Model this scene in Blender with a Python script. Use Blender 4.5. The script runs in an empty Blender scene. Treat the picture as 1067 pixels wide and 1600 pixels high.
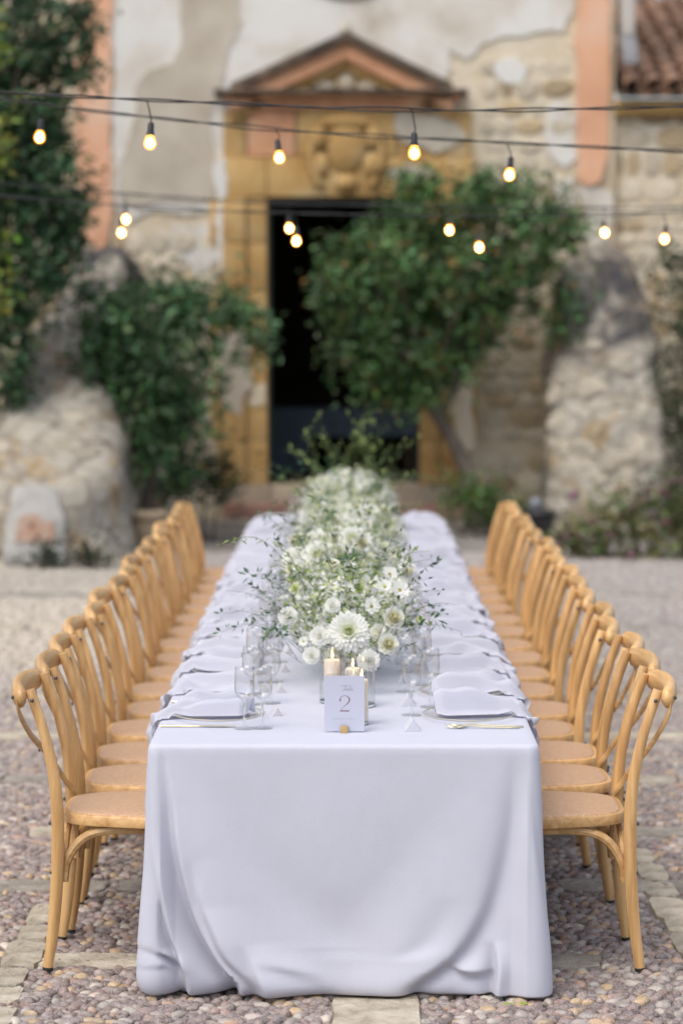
import bpy, bmesh, math, random
import numpy as np
from mathutils import Vector, Matrix, noise as mnoise
random.seed(7); RNG = np.random.default_rng(11)
R = math.radians
scene = bpy.context.scene

# ------------------------------------------------------------------ camera
F_PX, CX, CY = 3778.0, 533.5, 800.0
TILT = math.atan(305 / F_PX); YAW = math.atan(14.5 / F_PX)
CAM = Vector((0.022, 0.0, 2.0))
cam_data = bpy.data.cameras.new('camera'); cam = bpy.data.objects.new('camera', cam_data)
scene.collection.objects.link(cam); scene.camera = cam
cam_data.sensor_fit = 'VERTICAL'; cam_data.sensor_height = 36.0; cam_data.lens = 36.0 * F_PX / 1600
cam_data.clip_start = 0.05; cam_data.clip_end = 500
cam.location = CAM; cam.rotation_euler = (math.pi / 2 - TILT, 0, YAW)
cam_data.dof.use_dof = True; cam_data.dof.focus_distance = 7.22; cam_data.dof.aperture_fstop = 2.0
cam_data.dof.aperture_blades = 0
ROT = cam.rotation_euler.to_matrix()

# ------------------------------------------------------------------ world, sun, exposure
SUN_EL, SUN_AZ = 58.0, 215.0          # azimuth clockwise from +Y: behind the camera, to the left
world = bpy.data.worlds.new('World'); scene.world = world; world.use_nodes = True
wn = world.node_tree; wn.nodes.clear()
w_out = wn.nodes.new('ShaderNodeOutputWorld'); w_bg = wn.nodes.new('ShaderNodeBackground')
w_hsv = wn.nodes.new('ShaderNodeHueSaturation'); w_sky = wn.nodes.new('ShaderNodeTexSky')
w_sky.sky_type = 'NISHITA'; w_sky.sun_disc = False
w_sky.sun_elevation = R(SUN_EL); w_sky.sun_rotation = R(SUN_AZ)
w_sky.air_density = 1.0; w_sky.dust_density = 2.5; w_sky.ozone_density = 1.2
w_hsv.inputs['Saturation'].default_value = 0.62; w_bg.inputs['Strength'].default_value = 0.125
wn.links.new(w_sky.outputs[0], w_hsv.inputs['Color']); wn.links.new(w_hsv.outputs[0], w_bg.inputs['Color'])
wn.links.new(w_bg.outputs[0], w_out.inputs['Surface'])
sun_d = bpy.data.lights.new('sun', 'SUN'); sun = bpy.data.objects.new('sun', sun_d); scene.collection.objects.link(sun)
sun_d.energy = 1.4; sun_d.angle = R(50); sun_d.color = (1.0, 0.93, 0.82)
_sd = Vector((math.sin(R(SUN_AZ)) * math.cos(R(SUN_EL)), math.cos(R(SUN_AZ)) * math.cos(R(SUN_EL)), math.sin(R(SUN_EL))))
sun.rotation_euler = _sd.to_track_quat('Z', 'Y').to_euler()
scene.view_settings.view_transform = 'Standard'; scene.view_settings.look = 'None'
scene.view_settings.gamma = 1.0; scene.view_settings.exposure = 0.73
scene.render.engine = 'CYCLES'
scene.cycles.use_denoising = True; scene.cycles.max_bounces = 10; scene.cycles.transparent_max_bounces = 24
scene.cycles.transmission_bounces = 8; scene.cycles.sample_clamp_indirect = 6.0
scene.cycles.caustics_reflective = False; scene.cycles.caustics_refractive = False

# ------------------------------------------------------------------ helpers
COL = scene.collection
def ray(px, py):
    return ROT @ Vector(((px - CX) / F_PX, -(py - CY) / F_PX, -1.0))
def at(px, py, Y):
    d = ray(px, py); return CAM + d * ((Y - CAM.y) / d.y)
def onz(px, py, z):
    d = ray(px, py); return CAM + d * ((z - CAM.z) / d.z)
def link(o, parent=None):
    COL.objects.link(o)
    if parent is not None: o.parent = parent
    return o
def tag(o, label=None, cat=None, group=None, kind=None):
    if label: o['label'] = label
    if cat: o['category'] = cat
    if group: o['group'] = group
    if kind: o['kind'] = kind
    return o
def thing(name, label, cat, loc=(0, 0, 0), rz=0, group=None):
    o = bpy.data.objects.new(name, None); COL.objects.link(o)
    o.empty_display_size = 0.1; o.location = loc; o.rotation_euler = (0, 0, rz)
    return tag(o, label, cat, group)
def inst(name, me, parent=None, loc=(0, 0, 0), rot=(0, 0, 0), scale=(1, 1, 1)):
    o = bpy.data.objects.new(name, me); o.location = loc; o.rotation_euler = rot
    o.scale = scale if hasattr(scale, '__len__') else (scale,) * 3
    return link(o, parent)
def copy_tree(o, parent=None):
    c = o.copy(); COL.objects.link(c); c.parent = parent
    for ch in list(o.children): copy_tree(ch, c)
    return c
def mesh_np(name, V, F, mat=None, col=None, smooth=False):
    V = np.asarray(V, dtype=np.float32); F = np.asarray(F, dtype=np.int32); k = F.shape[1]
    me = bpy.data.meshes.new(name)
    me.vertices.add(len(V)); me.vertices.foreach_set('co', V.ravel())
    me.loops.add(F.size); me.loops.foreach_set('vertex_index', F.ravel())
    me.polygons.add(len(F)); me.polygons.foreach_set('loop_start', np.arange(0, F.size, k, dtype=np.int32))
    me.polygons.foreach_set('loop_total', np.full(len(F), k, dtype=np.int32))
    if smooth: me.polygons.foreach_set('use_smooth', np.ones(len(F), dtype=bool))
    if col is not None:
        a = me.color_attributes.new('Col', 'FLOAT_COLOR', 'POINT')
        c4 = np.ones((len(V), 4), dtype=np.float32); c4[:, :3] = col; a.data.foreach_set('color', c4.ravel())
    me.update(calc_edges=True)
    if mat: me.materials.append(mat)
    return me
class MB:
    def __init__(s): s.v = []; s.f = []
    def add(s, vs, fs):
        n = len(s.v); s.v += [tuple(v) for v in vs]; s.f += [tuple(i + n for i in f) for f in fs]; return s
    def box(s, x0, x1, y0, y1, z0, z1):
        return s.add([(x0, y0, z0), (x1, y0, z0), (x1, y1, z0), (x0, y1, z0), (x0, y0, z1), (x1, y0, z1), (x1, y1, z1), (x0, y1, z1)],
                     [(0, 3, 2, 1), (4, 5, 6, 7), (0, 1, 5, 4), (1, 2, 6, 5), (2, 3, 7, 6), (3, 0, 4, 7)])
    def tube(s, pts, rad, n=8, flat=None, up=None):
        """pts: path; rad: radius or list of (ra, rb) along side / up"""
        pts = [Vector(p) for p in pts]; m = len(pts); rings = []
        for i, p in enumerate(pts):
            t = (pts[min(i + 1, m - 1)] - pts[max(i - 1, 0)]).normalized()
            u = Vector(up) if up is not None else (Vector((0, 0, 1)) if abs(t.z) < 0.92 else Vector((1, 0, 0)))
            side = t.cross(u).normalized(); u = side.cross(t).normalized()
            r = rad[i] if isinstance(rad, (list, tuple)) and len(rad) == m and m > 2 or (isinstance(rad, list)) else rad
            ra, rb = r if isinstance(r, (tuple, list)) else (r, r)
            rings.append([p + side * (ra * math.cos(2 * math.pi * k / n)) + u * (rb * math.sin(2 * math.pi * k / n)) for k in range(n)])
        vs = [v for r_ in rings for v in r_]; fs = []
        for i in range(m - 1):
            for k in range(n):
                a, b = i * n + k, i * n + (k + 1) % n
                fs.append((a, b, b + n, a + n))
        fs.append(tuple(reversed(range(n)))); fs.append(tuple(range((m - 1) * n, m * n)))
        return s.add(vs, fs)
    def lathe(s, prof, n=24, mod=None, center=(0, 0, 0), cap=True):
        vs = []; fs = []; m = len(prof)
        for i, (r, z) in enumerate(prof):
            for k in range(n):
                a = 2 * math.pi * k / n; q = r * (mod(a, z) if mod else 1)
                vs.append((center[0] + q * math.cos(a), center[1] + q * math.sin(a), center[2] + z))
        for i in range(m - 1):
            for k in range(n):
                a, b = i * n + k, i * n + (k + 1) % n
                fs.append((a, b, b + n, a + n))
        if cap:
            fs.append(tuple(reversed(range(n)))); fs.append(tuple(range((m - 1) * n, m * n)))
        return s.add(vs, fs)
    def prism(s, poly, y0, y1):
        """poly: list of (x, z); y0 is the front"""
        n = len(poly)
        vs = [(x, y0, z) for x, z in poly] + [(x, y1, z) for x, z in poly]
        return s.add(vs, [tuple(range(n)), tuple(reversed(range(n, 2 * n)))] + [(i, i + n, (i + 1) % n + n, (i + 1) % n) for i in range(n)])
    def mesh(s, name, mat=None, smooth=False, bevel=0):
        me = bpy.data.meshes.new(name); me.from_pydata(s.v, [], s.f)
        bm = bmesh.new(); bm.from_mesh(me)
        if bevel: bmesh.ops.bevel(bm, geom=list(bm.edges), offset=bevel, segments=2, affect='EDGES', profile=0.6)
        bmesh.ops.recalc_face_normals(bm, faces=list(bm.faces)); bm.to_mesh(me); bm.free()
        if smooth: me.polygons.foreach_set('use_smooth', [True] * len(me.polygons))
        if smooth == 'auto':
            try: me.set_sharp_from_angle(angle=R(38))
            except Exception: pass
        if mat: me.materials.append(mat)
        return me
    def build(s, name, mat, parent=None, smooth=False, bevel=0, loc=(0, 0, 0)):
        return inst(name, s.mesh(name, mat, smooth, bevel), parent, loc)
def spline(pts, n):
    """Catmull-Rom through pts"""
    P = [np.array(p, float) for p in pts]; P = [2 * P[0] - P[1]] + P + [2 * P[-1] - P[-2]]; out = []
    m = len(P) - 3
    for j in range(n):
        u = j / (n - 1) * m; i = min(int(u), m - 1); t = u - i
        a, b, c, d = P[i:i + 4]
        out.append(0.5 * (2 * b + (c - a) * t + (2 * a - 5 * b + 4 * c - d) * t * t + (3 * b - a - 3 * c + d) * t ** 3))
    return out
ORD = ['nearest', 'second', 'third', 'fourth', 'fifth', 'sixth', 'seventh', 'eighth', 'ninth', 'tenth', 'eleventh', 'twelfth',
       'thirteenth', 'fourteenth', 'fifteenth', 'farthest']

# ------------------------------------------------------------------ materials
def new_mat(name):
    m = bpy.data.materials.new(name); m.use_nodes = True; nt = m.node_tree; nt.nodes.clear()
    out = nt.nodes.new('ShaderNodeOutputMaterial'); return m, nt, out
def principled(nt, out, **kw):
    b = nt.nodes.new('ShaderNodeBsdfPrincipled'); nt.links.new(b.outputs[0], out.inputs['Surface'])
    for k, v in kw.items(): b.inputs[k].default_value = v
    return b
def c4(c): return (c[0], c[1], c[2], 1.0)
def tcoord(nt, scale=(1, 1, 1), kind='Object'):
    tc = nt.nodes.new('ShaderNodeTexCoord'); mp = nt.nodes.new('ShaderNodeMapping')
    mp.inputs['Scale'].default_value = scale; nt.links.new(tc.outputs[kind], mp.inputs['Vector']); return mp.outputs[0]
def noise_n(nt, vec, scale, detail=4, rough=0.55, dist=0.0):
    n = nt.nodes.new('ShaderNodeTexNoise'); n.inputs['Scale'].default_value = scale; n.inputs['Detail'].default_value = detail
    n.inputs['Roughness'].default_value = rough; n.inputs['Distortion'].default_value = dist
    nt.links.new(vec, n.inputs['Vector']); return n.outputs['Fac']
def ramp(nt, fac, stops):
    r = nt.nodes.new('ShaderNodeValToRGB'); nt.links.new(fac, r.inputs['Fac']); e = r.color_ramp.elements
    while len(e) < len(stops): e.new(0.5)
    for el, (p, c) in zip(e, stops): el.position = p; el.color = c4(c)
    return r.outputs['Color']
def mixc(nt, a, b, fac, mode='MIX'):
    m = nt.nodes.new('ShaderNodeMix'); m.data_type = 'RGBA'; m.blend_type = mode
    for s, v in ((m.inputs[6], a), (m.inputs[7], b)):
        if isinstance(v, tuple): s.default_value = c4(v)
        else: nt.links.new(v, s)
    if isinstance(fac, (int, float)): m.inputs[0].default_value = fac
    else: nt.links.new(fac, m.inputs[0])
    return m.outputs[2]
def bump(nt, h, strength, dist, bsdf):
    b = nt.nodes.new('ShaderNodeBump'); b.inputs['Strength'].default_value = strength; b.inputs['Distance'].default_value = dist
    nt.links.new(h, b.inputs['Height']); nt.links.new(b.outputs[0], bsdf.inputs['Normal'])
def mat_noise(name, stops, scale=6, detail=5, rough=0.85, bumps=0.3, bdist=0.01, sc=(1, 1, 1), bscale=None, obj_rand=0.0, dist=0.0, attr=None):
    m, nt, out = new_mat(name); b = principled(nt, out, Roughness=rough)
    v = tcoord(nt, sc); n = noise_n(nt, v, scale, detail, dist=dist)
    col = ramp(nt, n, stops)
    if attr:
        a = nt.nodes.new('ShaderNodeAttribute'); a.attribute_name = 'Col'; col = mixc(nt, col, a.outputs['Color'], 1.0, 'MULTIPLY')
    if obj_rand:
        oi = nt.nodes.new('ShaderNodeObjectInfo'); mr = nt.nodes.new('ShaderNodeMapRange')
        nt.links.new(oi.outputs['Random'], mr.inputs['Value']); mr.inputs['To Min'].default_value = 1 - obj_rand; mr.inputs['To Max'].default_value = 1 + obj_rand
        col = mixc(nt, col, mr.outputs[0], 1.0, 'MULTIPLY')
    nt.links.new(col, b.inputs['Base Color'])
    if bumps: bump(nt, noise_n(nt, v, bscale or scale * 3, 6), bumps, bdist, b)
    return m
def mat_attr(name, rough=0.5, translucent=0.0, src='Col', veins=False):
    m, nt, out = new_mat(name); b = principled(nt, out, Roughness=rough)
    if src == 'Col':
        a = nt.nodes.new('ShaderNodeAttribute'); a.attribute_name = 'Col'; col = a.outputs['Color']
    else:
        a = nt.nodes.new('ShaderNodeObjectInfo'); col = a.outputs['Color']
    if veins:
        v = nt.nodes.new('ShaderNodeNewGeometry').outputs['Position']; n1 = noise_n(nt, v, 62, 4, 0.62, 2.2)
        f = ramp(nt, n1, [(0.47, (0, 0, 0)), (0.54, (1, 1, 1)), (0.60, (0.1, 0.1, 0.1)), (0.68, (0.75, 0.75, 0.75)), (0.8, (0.2, 0.2, 0.2))])
        fm = nt.nodes.new('ShaderNodeMath'); fm.operation = 'MULTIPLY'; fm.inputs[1].default_value = 0.45; nt.links.new(f, fm.inputs[0])
        col = mixc(nt, col, (0.66, 0.63, 0.62), fm.outputs[0])
        n2 = noise_n(nt, v, 18, 3); col = mixc(nt, col, ramp(nt, n2, [(0.3, (0.72, 0.70, 0.72)), (0.7, (1.1, 1.08, 1.05))]), 1.0, 'MULTIPLY')
        bump(nt, noise_n(nt, v, 120, 5), 0.35, 0.004, b)
    nt.links.new(col, b.inputs['Base Color'])
    if translucent:
        t = nt.nodes.new('ShaderNodeBsdfTranslucent'); nt.links.new(col, t.inputs['Color'])
        mx = nt.nodes.new('ShaderNodeMixShader'); mx.inputs[0].default_value = translucent
        nt.links.new(b.outputs[0], mx.inputs[1]); nt.links.new(t.outputs[0], mx.inputs[2]); nt.links.new(mx.outputs[0], out.inputs['Surface'])
    return m
def mat_plain(name, col, rough=0.5, metal=0.0, **kw):
    m, nt, out = new_mat(name); principled(nt, out, **{'Base Color': c4(col), 'Roughness': rough, 'Metallic': metal}, **kw); return m
def mat_emit(name, col, strength):
    m, nt, out = new_mat(name); e = nt.nodes.new('ShaderNodeEmission'); e.inputs['Color'].default_value = c4(col); e.inputs['Strength'].default_value = strength
    nt.links.new(e.outputs[0], out.inputs['Surface']); return m
def mat_thin_glass(name, tint=(0.99, 0.992, 0.992), ior=1.62, emit=None):
    m, nt, out = new_mat(name)
    t = nt.nodes.new('ShaderNodeBsdfTransparent'); t.inputs[0].default_value = c4(tint)
    g = nt.nodes.new('ShaderNodeBsdfGlossy'); g.inputs['Roughness'].default_value = 0.03
    fr = nt.nodes.new('ShaderNodeFresnel'); ge = nt.nodes.new('ShaderNodeNewGeometry'); mi = nt.nodes.new('ShaderNodeMath'); mi.operation = 'MULTIPLY_ADD'; mi.inputs[1].default_value = 1 / ior - ior; mi.inputs[2].default_value = ior; nt.links.new(ge.outputs['Backfacing'], mi.inputs[0]); nt.links.new(mi.outputs[0], fr.inputs['IOR'])
    mx = nt.nodes.new('ShaderNodeMixShader'); nt.links.new(fr.outputs[0], mx.inputs[0]); nt.links.new(t.outputs[0], mx.inputs[1]); nt.links.new(g.outputs[0], mx.inputs[2])
    s = mx.outputs[0]
    if emit:
        e = nt.nodes.new('ShaderNodeEmission'); e.inputs['Color'].default_value = c4(emit[0]); e.inputs['Strength'].default_value = emit[1]
        ad = nt.nodes.new('ShaderNodeAddShader'); nt.links.new(s, ad.inputs[0]); nt.links.new(e.outputs[0], ad.inputs[1]); s = ad.outputs[0]
    nt.links.new(s, out.inputs['Surface']); return m

M = {}
M['ground'] = mat_noise('ground_earth', [(0.3, (0.13, 0.115, 0.105)), (0.7, (0.26, 0.235, 0.21))], 3, 8, 0.95, 0.6, 0.01, bscale=60)
M['pebble_one'] = mat_attr('pebble_stone_single', 0.55, src='obj', veins=True)
M['pebble_all'] = mat_attr('pebble_stone_field', 0.55, veins=True)
M['slab'] = mat_noise('paving_limestone', [(0.3, (0.28, 0.235, 0.175)), (0.5, (0.45, 0.395, 0.31)), (0.72, (0.56, 0.51, 0.42))], 11, 9, 0.85, 0.9, 0.02, bscale=30, obj_rand=0.2)
M['slab_grey'] = mat_noise('paving_grey_stone', [(0.3, (0.20, 0.18, 0.155)), (0.7, (0.38, 0.345, 0.29))], 11, 9, 0.85, 0.9, 0.02, bscale=30, obj_rand=0.2)

# wood: streaks along the local z axis
def mat_wood(name, c1, c2, sc):
    m, nt, out = new_mat(name); b = principled(nt, out, Roughness=0.36)
    v = tcoord(nt, sc); n = noise_n(nt, v, 22, 6, 0.6, 0.6); col = ramp(nt, n, [(0.32, c1), (0.62, c2)])
    oi = nt.nodes.new('ShaderNodeObjectInfo'); mr = nt.nodes.new('ShaderNodeMapRange'); nt.links.new(oi.outputs['Random'], mr.inputs['Value'])
    mr.inputs['To Min'].default_value = 0.80; mr.inputs['To Max'].default_value = 1.12
    col = mixc(nt, col, mr.outputs[0], 1.0, 'MULTIPLY'); nt.links.new(col, b.inputs['Base Color'])
    bump(nt, n, 0.12, 0.003, b); return m
M['oak'] = mat_wood('honey_oak', (0.46, 0.245, 0.088), (0.68, 0.425, 0.19), (1.6, 1.6, 0.12))
M['oak_x'] = mat_wood('honey_oak_cross', (0.47, 0.25, 0.09), (0.69, 0.435, 0.195), (1.6, 0.14, 1.6))
def mat_rattan():
    m, nt, out = new_mat('woven_rattan'); b = principled(nt, out, Roughness=0.7)
    v = tcoord(nt); w = []
    for d in ('X', 'Y'):
        t = nt.nodes.new('ShaderNodeTexWave'); t.bands_direction = d; t.inputs['Scale'].default_value = 58; t.inputs['Distortion'].default_value = 1.2
        t.inputs['Detail'].default_value = 2; nt.links.new(v, t.inputs['Vector']); w.append(t.outputs['Fac'])
    mu = nt.nodes.new('ShaderNodeMath'); mu.operation = 'MULTIPLY'; nt.links.new(w[0], mu.inputs[0]); nt.links.new(w[1], mu.inputs[1])
    col = ramp(nt, mu.outputs[0], [(0.0, (0.46, 0.28, 0.165)), (0.45, (0.62, 0.42, 0.275)), (1.0, (0.67, 0.48, 0.335))])
    n = noise_n(nt, v, 60, 4); col = mixc(nt, col, ramp(nt, n, [(0.3, (0.84, 0.82, 0.8)), (0.7, (1.05, 1.05, 1.05))]), 1.0, 'MULTIPLY')
    nt.links.new(col, b.inputs['Base Color']); bump(nt, mu.outputs[0], 0.5, 0.002, b); return m
M['rattan'] = mat_rattan()
M['bolt'] = mat_plain('steel_bolt', (0.10, 0.11, 0.13), 0.4, 0.8)
M['rubber'] = mat_plain('black_rubber', (0.02, 0.02, 0.02), 0.7)
def mat_cloth(name, col, sheen=0.15, sc=420, thin=0):
    m, nt, out = new_mat(name); b = principled(nt, out, Roughness=0.9)
    b.inputs['Sheen Weight'].default_value = sheen
    v = tcoord(nt); n = noise_n(nt, v, 9, 4); nt.links.new(ramp(nt, n, [(0.3, tuple(c * 0.965 for c in col)), (0.7, col)]), b.inputs['Base Color'])
    w = noise_n(nt, tcoord(nt, (1, 1, 0.25)), sc, 2); w2 = noise_n(nt, tcoord(nt, (0.25, 1, 1)), sc, 2)
    ad = nt.nodes.new('ShaderNodeMath'); nt.links.new(w, ad.inputs[0]); nt.links.new(w2, ad.inputs[1])
    n3 = noise_n(nt, v, 14, 3); ad2 = nt.nodes.new('ShaderNodeMath'); ad2.operation = 'MULTIPLY_ADD'; nt.links.new(n3, ad2.inputs[0]); ad2.inputs[1].default_value = 0.5; nt.links.new(ad.outputs[0], ad2.inputs[2])
    bump(nt, ad2.outputs[0], 0.16, 0.003, b)
    if thin:
        t = nt.nodes.new('ShaderNodeBsdfTranslucent'); t.inputs[0].default_value = c4(col); mx = nt.nodes.new('ShaderNodeMixShader'); mx.inputs[0].default_value = thin
        nt.links.new(b.outputs[0], mx.inputs[1]); nt.links.new(t.outputs[0], mx.inputs[2]); nt.links.new(mx.outputs[0], out.inputs['Surface'])
    return m
M['cloth'] = mat_cloth('white_linen', (0.52, 0.526, 0.61))
M['napkin'] = mat_cloth('pale_grey_linen', (0.62, 0.625, 0.71), thin=.25)
M['card'] = mat_plain('white_card', (0.49, 0.50, 0.60), 0.7)
M['card_peach'] = mat_plain('peach_card', (0.72, 0.46, 0.32), 0.75)
m_, nt_, out_ = new_mat('translucent_card'); a_, b_ = nt_.nodes.new('ShaderNodeBsdfDiffuse'), nt_.nodes.new('ShaderNodeBsdfTranslucent'); x_ = nt_.nodes.new('ShaderNodeMixShader'); x_.inputs[0].default_value = .55
a_.inputs[0].default_value = b_.inputs[0].default_value = (.86, .86, .90, 1); nt_.links.new(a_.outputs[0], x_.inputs[1]); nt_.links.new(b_.outputs[0], x_.inputs[2]); nt_.links.new(x_.outputs[0], out_.inputs['Surface']); M['card_thin'] = m_
M['ink'] = mat_plain('maroon_ink', (0.19, 0.075, 0.095), 0.6)
M['ink_grey'] = mat_plain('grey_ink', (0.36, 0.35, 0.38), 0.6)
M['brass'] = mat_plain('brushed_brass', (0.66, 0.45, 0.20), 0.38, 0.85)
M['gold'] = mat_plain('pale_gold_cutlery', (0.78, 0.69, 0.44), 0.28, 0.75)
M['glass'] = mat_thin_glass('clear_glass', ior=1.68); M['glass_plate'] = mat_thin_glass('plate_glass', ior=1.22); M['glass_thick'] = mat_thin_glass('cylinder_glass', (.985, .99, .99), 1.9)
M['glass_solid'] = (lambda r: r)(None)
m_, nt_, out_ = new_mat('solid_glass'); g_ = nt_.nodes.new('ShaderNodeBsdfGlass'); g_.inputs['IOR'].default_value = 1.48; g_.inputs['Roughness'].default_value = 0.0
g_.inputs['Color'].default_value = (0.97, 0.985, 0.98, 1); nt_.links.new(g_.outputs[0], out_.inputs['Surface']); M['glass_solid'] = m_
M['wax'] = mat_plain('ivory_wax', (0.86, 0.74, 0.60), 0.5, 0.0, **{'Subsurface Weight': 0.5, 'Subsurface Radius': (0.03, 0.016, 0.008), 'Subsurface Scale': 1.0})
M['flame'] = mat_emit('candle_flame', (1.0, 0.62, 0.20), 6.0)
M['wick'] = mat_plain('wick', (0.03, 0.02, 0.02), 0.9)
M['leaf'] = mat_attr('leaf_green', 0.5, 0.22)
M['petal'] = mat_attr('flower_petal', 0.65, 0.42)
M['bark'] = mat_noise('tree_bark', [(0.3, (0.075, 0.058, 0.045)), (0.7, (0.17, 0.14, 0.115))], 9, 6, 0.95, 0.7, 0.02, (1, 1, 0.3), obj_rand=0.1)
M['plaster_white'] = mat_noise('old_white_plaster', [(0.25, (0.42, 0.36, 0.28)), (0.42, (0.60, 0.555, 0.49)), (0.55, (0.67, 0.65, 0.61)), (0.75, (0.70, 0.69, 0.67))], 1.5, 8, 0.95, 0.35, 0.02, bscale=14)
M['plaster_beige'] = mat_noise('beige_render', [(0.3, (0.40, 0.345, 0.27)), (0.7, (0.55, 0.495, 0.415))], 2.2, 8, 0.95, 0.4, 0.015, bscale=20)
M['plaster_salmon'] = mat_noise('salmon_plaster', [(0.28, (0.58, 0.30, 0.18)), (0.5, (0.70, 0.395, 0.25)), (0.75, (0.70, 0.51, 0.39))], 1.5, 8, 0.95, 0.3, 0.012, bscale=20)
M['mortar'] = mat_noise('lime_mortar', [(0.25, (0.40, 0.30, 0.19)), (0.45, (0.62, 0.52, 0.37)), (0.7, (0.74, 0.67, 0.55))], 1.4, 9, 0.95, 0.7, 0.03, bscale=16)
M['rubble'] = mat_noise('rubble_stone', [(0.25, (0.48, 0.385, 0.26)), (0.5, (0.66, 0.57, 0.43)), (0.75, (0.76, 0.70, 0.60))], 3, 7, 0.95, 0.6, 0.03, bscale=18, obj_rand=0.16)
M['rubble_ochre'] = mat_noise('rubble_ochre', [(0.25, (0.42, 0.30, 0.17)), (0.7, (0.58, 0.46, 0.30))], 3, 7, 0.95, 0.6, 0.03, bscale=18, obj_rand=0.24)
M['sandstone'] = mat_noise('ochre_sandstone', [(0.22, (0.26, 0.14, 0.045)), (0.40, (0.44, 0.26, 0.09)), (0.58, (0.52, 0.34, 0.14)), (0.78, (0.60, 0.48, 0.31))], 2.4, 8, 0.92, 0.5, 0.02, bscale=22, obj_rand=0.1)
M['terracotta'] = mat_noise('terracotta_moulding', [(0.25, (0.42, 0.20, 0.11)), (0.5, (0.66, 0.345, 0.195)), (0.8, (0.68, 0.48, 0.34))], 2.5, 7, 0.92, 0.5, 0.02, bscale=20)
M['lichen'] = mat_noise('blackened_stone', [(0.3, (0.045, 0.035, 0.028)), (0.55, (0.12, 0.085, 0.06)), (0.8, (0.30, 0.22, 0.15))], 4, 8, 0.95, 0.6, 0.03, bscale=20)
M['tile'] = mat_noise('clay_roof_tile', [(0.25, (0.11, 0.075, 0.06)), (0.5, (0.30, 0.165, 0.10)), (0.75, (0.38, 0.27, 0.20))], 5, 7, 0.92, 0.5, 0.02, bscale=30, obj_rand=0.3)
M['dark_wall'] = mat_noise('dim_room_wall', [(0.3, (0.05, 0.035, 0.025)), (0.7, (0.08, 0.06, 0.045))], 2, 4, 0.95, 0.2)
M['door_metal'] = mat_plain('dark_green_metal', (0.035, 0.055, 0.05), 0.5, 0.3)
M['step'] = mat_noise('worn_red_step', [(0.3, (0.22, 0.115, 0.09)), (0.55, (0.34, 0.20, 0.155)), (0.8, (0.48, 0.37, 0.29))], 2.5, 7, 0.9, 0.5, 0.02, bscale=18, obj_rand=0.12)
M['step_pale'] = mat_noise('worn_pale_step', [(0.3, (0.32, 0.25, 0.18)), (0.7, (0.50, 0.42, 0.33))], 2.5, 7, 0.9, 0.5, 0.02, bscale=18, obj_rand=0.12)
M['cable'] = mat_plain('black_cable', (0.018, 0.02, 0.022), 0.55)
M['socket'] = mat_plain('black_socket', (0.02, 0.02, 0.022), 0.45)
M['filament'] = mat_emit('bulb_filament', (1.0, 0.74, 0.32), 34.0)
M['bulb'] = mat_thin_glass('amber_bulb_glass', (1.0, 0.80, 0.50), 1.35, ((1.0, 0.36, 0.03), 1.5))
M['pot'] = mat_noise('pale_clay_pot', [(0.3, (0.36, 0.27, 0.18)), (0.7, (0.50, 0.40, 0.29))], 5, 6, 0.9, 0.4)
M['pot_dark'] = mat_plain('black_glazed_pot', (0.02, 0.02, 0.024), 0.35)
M['globe'] = mat_plain('frosted_globe', (0.16, 0.17, 0.19), 0.3)
M['pipe'] = mat_noise('painted_pipe', [(0.3, (0.50, 0.46, 0.41)), (0.7, (0.60, 0.57, 0.52))], 3, 4, 0.7, 0.1)
M['lead'] = mat_noise('grey_lead', [(0.3, (0.20, 0.20, 0.21)), (0.7, (0.30, 0.30, 0.31))], 3, 4, 0.7, 0.1)
M['stele'] = mat_noise('grey_weathered_stone', [(0.25, (0.28, 0.265, 0.245)), (0.5, (0.45, 0.435, 0.41)), (0.75, (0.58, 0.55, 0.51))], 5, 8, 0.95, 0.6, 0.03, bscale=20)
M['rust'] = mat_noise('rust_red_panel', [(0.3, (0.40, 0.20, 0.13)), (0.5, (0.46, 0.30, 0.22)), (0.7, (0.48, 0.43, 0.38))], 9, 7, 0.95, 0.5)
M['blue_cloth'] = mat_cloth('pale_blue_cloth', (0.075, 0.11, 0.15))
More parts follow.
